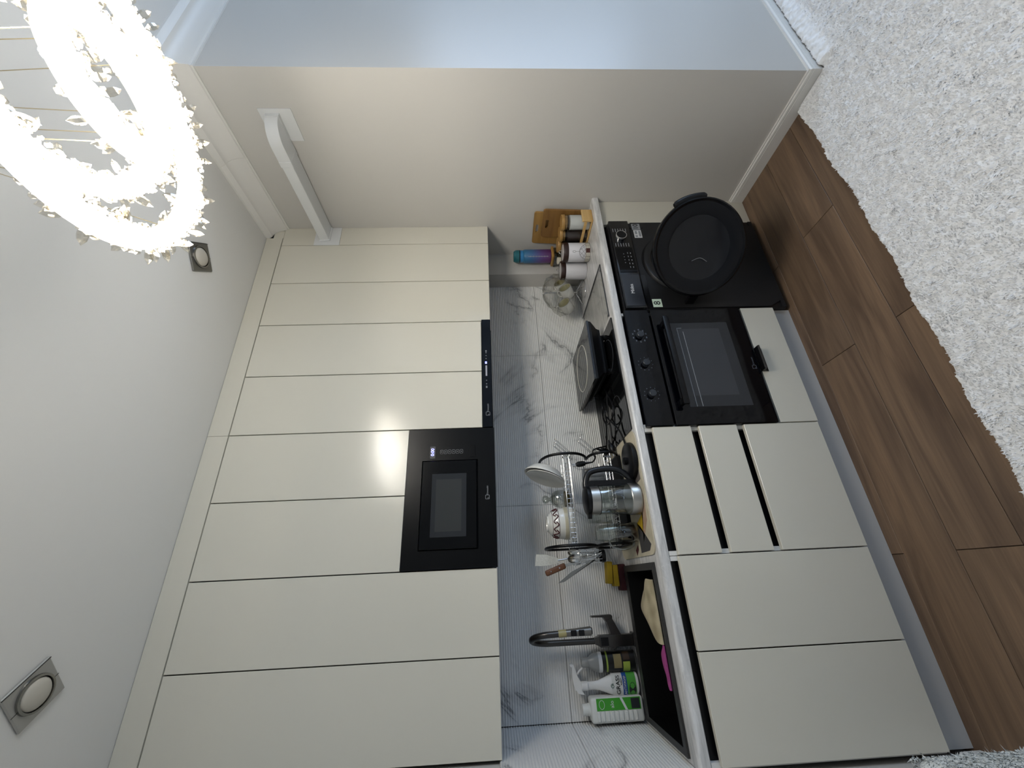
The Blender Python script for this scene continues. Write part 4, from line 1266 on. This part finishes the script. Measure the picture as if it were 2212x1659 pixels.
# things in the rack
CER = mat('white_ceramic', '#d9d8d1', .18, coat=.3)
def dish(name, label, cat, prof, M_, m, group=None):
    o = MB().at(M_).lathe(prof, n=48, cap=False).build(name, m, None, 60)
    me = o.data
    org = M_.translation.copy()
    me.transform(Matrix.Translation(-org))
    o.location = org
    return tag(o, label, cat, group)
def orient(c, nrm):
    q = Vector((0, 0, 1)).rotation_difference(Vector(nrm).normalized())
    return Matrix.Translation(c) @ q.to_matrix().to_4x4()
plate_prof = [(0, .002), (.055, .002), (.066, .006), (.094, .019), (.098, .021), (.097, .024), (.093, .022), (.064, .010), (.054, .006), (0, .006)]
bowl_prof = [(0, .002), (.05, .002), (.075, .016), (.095, .040), (.1, .048), (.099, .051), (.094, .046), (.073, .021), (.049, .007), (0, .007)]
PN = (-.93, -.09, .34)
dish('plate', 'deep white plate leaning at the right end of the rack, behind another', 'plate', bowl_prof, orient((.500, 1.962, 1.262), PN), CER, 'plates in the dish rack')
dish('plate', 'shallow white plate leaning in the rack, in front of the deep one', 'plate', plate_prof, orient((.464, 1.962, 1.262), PN), CER, 'plates in the dish rack')
def bowl(label, z, r, m, deco):
    t = thing('bowl', label, 'bowl', (.236, 1.965, z), 'upturned bowls in the dish rack')
    c_ = (.236, 1.965, z)
    k = r / .07
    MB().lathe([(.070 * k, 0), (.071 * k, .003), (.0705 * k, .02 * k), (.067 * k, .042 * k), (.057 * k, .066 * k), (.042 * k, .082 * k), (.036 * k, .085 * k), (.035 * k, .091 * k), (.031 * k, .091 * k), (.029 * k, .085 * k), (0, .085 * k)], c_, 44, cap=False).lathe([(.070 * k, 0), (.067 * k, .002), (.066 * k, .02 * k), (.060 * k, .043 * k), (.03 * k, .078 * k), (0, .08 * k)], c_, 44, cap=False).build('body', m, t, 60)
    return t, c_, k
BND = mat('cream_band', '#b9b29a', .3)
RED = mat('oxblood_print', '#4a161c', .4)
t, c_, k = bowl('lower white upturned bowl with a cream band', 1.1635, .0725, CER, 0)
MB().lathe([(.0724, .024), (.0716, .036), (.0708, .042)], c_, 44, cap=False).build('band', BND, t, 60)
t, c_, k = bowl('upper upturned bowl with dark red ornament stacked on another', 1.1935, .068, CER, 1)
for i in range(11):
    a0 = 2 * PI * i / 11
    pts = []
    for j in range(9):
        u = j / 8
        a = a0 + (2 * PI / 11) * 1.25 * u
        zz = .052 + .010 * math.sin(u * 2 * PI)
        rr_ = .0658 - (zz - .0408) * .42 - max(0, zz - .062) * .5
        pts.append((c_[0] + (rr_ + .0012) * math.cos(a), c_[1] + (rr_ + .0012) * math.sin(a), c_[2] + zz))
    MB().tube(spline(pts, 2), .0023, 6).build('ornament', RED, t, 60)
for zz, rr_ in ((.0385, .0668), (.0665, .0545)):
    MB().tube([(c_[0] + rr_ * math.cos(a), c_[1] + rr_ * math.sin(a), c_[2] + zz) for a in np.linspace(0, 2 * PI, 40, endpoint=False)], .001, 5, closed=True).build('ornament_line', RED, t, 60)
t = thing('sugar_bowl', 'round clear cut-glass sugar bowl with knobbed lid in upper rack', 'glass jar', (.350, 1.985, 1.162))
c_ = (.350, 1.985, 1.162)
MB().lathe([(.028, 0), (.036, .006), (.042, .03), (.043, .045), (.040, .05)], c_, 32, cap=False).build('body', CLEAR, t, 60)
MB().lathe([(.029, .001), (.036, .012), (.038, .022)], c_, 28).build('gold_band', mat('olive_gold', '#6e5c22', .35, .4), t, 60)
MB().lathe([(.042, .05), (.038, .066), (.024, .084), (.010, .092), (.008, .096), (.016, .104), (.020, .116), (.014, .128), (0, .132)], c_, 32, cap=False).build('lid', glass('cut_glass', '#e2e6e2', .16, .8), t, 30)
def tumbler(label, x, y, r, h, m, z=.966):
    t_ = MB().lathe([(r, 0), (r, .004), (r * .86, h), (r * .8, h + .003), (0, h + .003)], (0, 0, 0), 28, cap=False).lathe([(r * .93, 0), (r * .8, h - .006), (0, h - .006)], (0, 0, 0), 28, cap=False).build('tumbler', m, None, 60)
    t_.location = (x, y, z)
    return tag(t_, label, 'glass', 'upturned glasses in the lower rack')
tumbler('milky upturned plastic cup in the lower rack behind kettle handle', .455, 1.975, .042, .115, glass('milky', '#c9ccd0', .25, .4, .25))
tumbler('clear upturned glass in the lower rack behind the kettle body', .355, 1.975, .038, .12, CLEAR)
tumbler('clear upturned glass in the lower rack left of the kettle', .262, 1.97, .038, .115, CLEAR)

# ------------------------------------------------------------------ right end of the worktop
def board(name, label, x, y0, y1, z0, z1, th, m, hole, lean):
    t = thing(name, label, 'cutting board', (x, (y0 + y1) / 2, z0), 'bamboo cutting boards')
    M_ = Matrix.Translation((x, 0, z0)) @ Matrix.Rotation(lean, 4, 'Y')
    # plate in the y-z plane with a slot
    out = rrect(y0, y1, 0, z1 - z0, .014, 5)
    hy0, hy1, hz0, hz1 = hole
    inn = rrect(hy0, hy1, hz0 - z0, hz1 - z0, min(hy1 - hy0, hz1 - hz0) * .49, 5)
    n = len(out)
    # order both loops by angle around the slot centre
    vs = [(0, a, c_) for a, c_ in out] + [(0, a, c_) for a, c_ in inn] + [(th, a, c_) for a, c_ in out] + [(th, a, c_) for a, c_ in inn]
    fs = []
    for i in range(n):
        j = (i + 1) % n
        fs += [(i, j, n + j, n + i), (2 * n + i, 3 * n + i, 3 * n + j, 2 * n + j), (i, 2 * n + i, 2 * n + j, j), (n + i, n + j, 3 * n + j, 3 * n + i)]
    MB().at(M_).add(vs, fs).build('board', m, t, 30)
board('cutting_board', 'taller bamboo cutting board leaning against right wall, at the back', 1.952, 1.708, 1.950, ZT + .001, 1.238, .010, BAMB, (1.800, 1.862, 1.206, 1.222), .065)
board('cutting_board', 'shorter bamboo cutting board in front, beside spice rack', 1.936, 1.672, 1.875, ZT + .001, 1.188, .012, BAMBZ, (1.742, 1.808, 1.150, 1.168), .05)

t = thing('spice_rack', 'small bamboo jar rack along the right wall', 'jar rack', (1.886, 1.80, ZT))
MB().rbox(1.842, 1.933, 1.656, 1.945, ZT + .0008, ZT + .009, .002, 1).build('base', BAMBL, t, 0)
MB().rbox(1.842, 1.933, 1.656, 1.668, ZT + .009, ZT + .062, .002, 1).build('end_panel', BAMBL, t, 0)
MB().rbox(1.842, 1.933, 1.937, 1.945, ZT + .009, ZT + .062, .002, 1).build('end_panel', BAMBL, t, 0)
MB().rbox(1.8405, 1.8455, 1.668, 1.937, ZT + .034, ZT + .050, .001, 1).build('rail', BAMBL, t, 0)
def jar(label, y, fill, fillm):
    t = thing('spice_jar', label, 'jar', (1.8915, y, ZT + .0095), 'bamboo-lidded jars in the rack')
    c_ = (1.8915, y, ZT + .0095)
    MB().lathe([(.041, .002), (.0415, .006), (.0415, fill), (0, fill)], c_, 32).build('contents', fillm, t, 50)
    MB().lathe([(.042, 0), (.0437, .004), (.0437, .128), (.040, .136), (.040, .144)], c_, 32, cap=False).build('glass', CLEAR, t, 60)
    MB().lathe([(.0385, .134), (.0385, .148), (.0448, .148), (.0448, .164), (.0435, .166), (0, .166)], c_, 32).build('lid', BAMB, t, 40)
jar('bamboo-lidded jar of white sugar in the rack, nearest', 1.7135, .115, mat('sugar', '#e9e8e6', .8))
jar('bamboo-lidded jar of dark brown coffee in the rack', 1.8035, .122, mat('coffee', '#2b1a12', .7))
jar('bamboo-lidded jar half hidden behind the plaid tin', 1.8915, .10, mat('cocoa', '#20130d', .7))

t = thing('square_jar', 'square clear jar with bamboo lid carrying the sports bottle', 'jar', (1.898, 1.995, ZT))
MB().rbox(1.857, 1.939, 1.955, 2.036, ZT + .001, 1.098, .006, 2).build('glass', glass('jar_grey', '#b3b3a8', .1, .6), t, 40)
MB().rbox(1.862, 1.934, 1.960, 2.031, ZT + .006, 1.07, .006, 2).build('contents', mat('jar_fill', '#77736a', .7), t, 40)
MB().rbox(1.852, 1.944, 1.950, 2.041, 1.098, 1.115, .004, 2).build('lid', BAMB, t, 40)
BG = vgrad('bottle_gradient', 1.118, 1.30, ['#5a2a5e', '#573f78', '#3a5f8c', '#2f6f93'], .4)
t = thing('sports_bottle', 'blue to purple gradient sports bottle standing on square jar', 'bottle', (1.900, 1.995, 1.1155))
c_ = (1.900, 1.995, 1.1155)
bo = MB().lathe([(.040, 0), (.0435, .003), (.0435, .170), (.041, .176), (.036, .180)], c_, 36).build('body', BG, t, 40)
MB().lathe([(.0385, .180), (.0385, .200)], c_, 36).build('collar', mat('collar_blue', '#2e79ad', .35), t, 40)
MB().lathe([(.040, .200), (.040, .206)], c_, 36).build('seal', BLACK, t, 40)
MB().lathe([(.0405, .206), (.041, .212), (.040, .228), (.032, .242), (0, .244)], c_, 28).build('cap', mat('cap_teal', '#1d5f68', .3), t, 25)
mk = MB()
fd = math.atan2(-1.995, -1.9)
for j in range(7):
    z = c_[2] + .025 + j * .018
    for s_ in (-1, 1):
        a = fd + .11 * s_ * (1 if j % 2 else .8)
        mk.add(*wrap(c_, .0440, 1, fd + .02 * s_, a, z, z + .0022, 4))
mk.add(*wrap(c_, .0440, 1, fd - .03, fd + .03, c_[2] + .02, c_[2] + .15, 3))
mk.build('scale_print', GREYP, bo, 0)

TINW = mat('tin_white', '#d9d8dc', .35)
TINB = mat('tin_brown', '#32201c', .4)
def tin(label, x, y, plaid):
    t = thing('coffee_tin', label, 'tin', (x, y, ZT), 'white tins with brown lids')
    c_ = (x, y, ZT + .0008)
    bd = MB().lathe([(.0545, 0), (.0560, .002), (.0560, .134), (.055, .136)], c_, 44).build('body', TINW, t, 40)
    MB().lathe([(.0568, .130), (.0575, .133), (.0575, .158), (.056, .160), (.050, .160), (.048, .156), (0, .156)], c_, 44).build('lid', TINB, t, 40)
    MB().lathe([(.0475, .1562), (.0475, .159), (.045, .160), (0, .160)], c_, 36).build('lid_disc', mat('lid_disc', '#c8c4c2', .25), t, 40)
    MB().tube(spline([(x - .014, y, c_[2] + .160), (x - .012, y - .004, c_[2] + .176), (x, y - .006, c_[2] + .183), (x + .012, y - .004, c_[2] + .176), (x + .014, y, c_[2] + .160)], 5), .0016, 8).build('lid_ring', CHROME, t, 60)
    if plaid:
        f0 = math.atan2(-y, -x)
        MB().add(*wrap(c_, .0563, 1, 0, 2 * PI, c_[2] + .002, c_[2] + .030, 44)).build('plaid_band', mat('plaid_cream', '#cfcabd', .4), bd, 60)
        g = MB()
        for zz in (.004, .013, .022, .029):
            g.add(*wrap(c_, .0566, 1, 0, 2 * PI, c_[2] + zz, c_[2] + zz + .0012, 44))
        for i in range(16):
            a = 2 * PI * i / 16
            g.add(*wrap(c_, .0566, 1, a - .012, a + .012, c_[2] + .002, c_[2] + .030, 1))
        g.build('plaid_line', TINB, bd, 60)
        MB().add(*wrap(c_, .0569, 1, f0 - .02, f0 + .42, c_[2] + .004, c_[2] + .028, 6)).build('label_patch', mat('patch_brown', '#4a2620', .4), bd, 60)
        # arched plaid field with its outline
        def on(u, v):
            return (c_[0] + .0566 * math.cos(f0 + u), c_[1] + .0566 * math.sin(f0 + u), c_[2] + v)
        arch = [on(-.75, .030), on(-.62, .045), on(-.30, .062), on(.10, .068), on(.45, .060), on(.75, .044), on(.9, .030)]
        ol = MB().tube(spline(arch, 5), .0009, 5)
        for u0, v0, u1, v1 in ((-.5, .03, .1, .066), (-.2, .03, .45, .06), (.15, .03, .75, .044), (.7, .03, .2, .066), (.35, .03, -.25, .062), (0, .03, -.6, .045)):
            ol.tube([on(u0 + (u1 - u0) * q, v0 + (v1 - v0) * q) for q in np.linspace(0, 1, 6)], .0006, 4)
        ol.tube([on(.10, .068), on(.10, .088)], .0008, 4)
        ol.tube(spline([on(.10, .088), on(0, .096), on(.06, .108), on(.18, .104), on(.16, .092), on(.10, .090)], 4), .0008, 4)
        ol.build('printed_drawing', mat('print_grey', '#54504e', .5), bd, 60)
    return t
tin('white tin with plaid drawing and brown lid, nearest the edge', 1.7775, 1.838, True)
tin('plain white side of a brown-lidded tin, next to the mug stand', 1.752, 1.968, False)
t = thing('flip_top_jar', 'small cream flip-top seasoning jar squeezed behind the two tins', 'jar', (1.8325, 1.966, ZT))
MB().lathe([(.020, 0), (.0215, .003), (.0215, .145), (.020, .150)], (1.8325, 1.966, ZT + .0008), 24).build('body', mat('black_jar', '#1a1412', .4), t, 40)
MB().lathe([(.0225, .145), (.0225, .168), (.020, .171), (0, .171)], (1.8325, 1.966, ZT + .0008), 24).build('cap', mat('cream_cap', '#cbc4b4', .4), t, 40)

# mug tree with three white mugs under a clear bag
t = thing('mug_stand', 'chrome wire mug stand with round foot by the pipe box', 'mug stand', (1.672, 2.085, ZT))
mc = (1.672, 2.085)
MB().tube([(mc[0] + .076 * math.cos(a), mc[1] + .076 * math.sin(a), ZT + .0035) for a in np.linspace(0, 2 * PI, 40, endpoint=False)], .0028, 8, closed=True).build('foot_ring', CHROME, t, 60)
for j in range(6):
    a = PI * 2 * j / 6 + .4
    MB().tube([(mc[0] + .076 * math.cos(a), mc[1] + .076 * math.sin(a), ZT + .004), (mc[0] + .01 * math.cos(a), mc[1] + .01 * math.sin(a), ZT + .045)], .0018, 6).build('spoke', CHROME, t, 60)
MB().tube([(mc[0], mc[1], ZT + .04), (mc[0], mc[1], ZT + .25)], .0045, 10).build('post', CHROME, t, 60)
def mug(label, c_, axis):
    t = thing('mug', label, 'mug', c_, 'white mugs on the wire stand')
    M_ = orient(c_, axis)
    MB().at(M_).lathe([(0, -.036), (.033, -.036), (.038, -.030), (.040, .0), (.0405, .036), (.0385, .037), (.0375, .0), (.035, -.028), (0, -.031)], n=36, cap=False).build('body', CER, t, 50)
    MB().at(M_).lathe([(.0380, .034), (.0370, 0), (.0345, -.026), (.030, -.0295), (0, -.0305)], n=30, cap=False).build('lining', mat('mug_inside', '#b3ad84', .35), t, 50)
    MB().at(M_).tube([(.0407 * math.cos(a), .0407 * math.sin(a), .0365) for a in np.linspace(0, 2 * PI, 36, endpoint=False)], .0009, 5, closed=True).build('rim_line', mat('rim_brown', '#5d5138', .4), t, 60)
    MB().at(M_).tube(spline([(0, .038, .022), (0, .058, .020), (0, .064, 0), (0, .056, -.018), (0, .036, -.022)], 5), .0045, 8).build('handle', CER, t, 60)
mug('white mug hanging highest and rightmost on the wire stand', (1.722, 2.086, 1.045), (.35, -.75, .50))
mug('white mug in the middle of the wire stand', (1.640, 2.040, 1.028), (.38, -.75, .50))
mug('white mug hanging leftmost on the wire stand', (1.548, 2.068, 1.036), (.30, -.75, .58))
# crumpled clear bag hanging over the stand
nu, nv = 44, 26
vs, fs = [], []
rb_ = random.Random(4)
ph = [rb_.uniform(0, 6.28) for _ in range(12)]
for i in range(nu):
    a = 2 * PI * i / nu
    for j in range(nv):
        v = j / (nv - 1)
        rad = (.012 + .098 * math.sin(min(1, v * 1.25) * PI / 2) ** .8)
        cr_ = .010 * math.sin(3 * a + ph[0] + 5 * v) + .007 * math.sin(7 * a + ph[1] - 9 * v) + .004 * math.sin(13 * a + ph[2] + 17 * v) + .003 * math.sin(21 * a + 31 * v + ph[3])
        rad += cr_ * (.3 + v)
        z = 1.178 - .14 * v ** 1.4 + .006 * math.sin(9 * a + 14 * v + ph[4])
        vs.append((1.640 - .012 * v + 1.25 * rad * math.cos(a), min(2.045 + .75 * rad * math.sin(a), 2.175), z))
fs = [(i * nv + j, ((i + 1) % nu) * nv + j, ((i + 1) % nu) * nv + j + 1, i * nv + j + 1) for i in range(nu) for j in range(nv - 1)]
BAGM = glass('clear_film', '#f0f0ee', .05, .55, .08)
tag(MB().add(vs, fs).build('plastic_bag', BAGM, None, 25), 'crumpled clear plastic film draped over the mug stand', 'plastic bag')
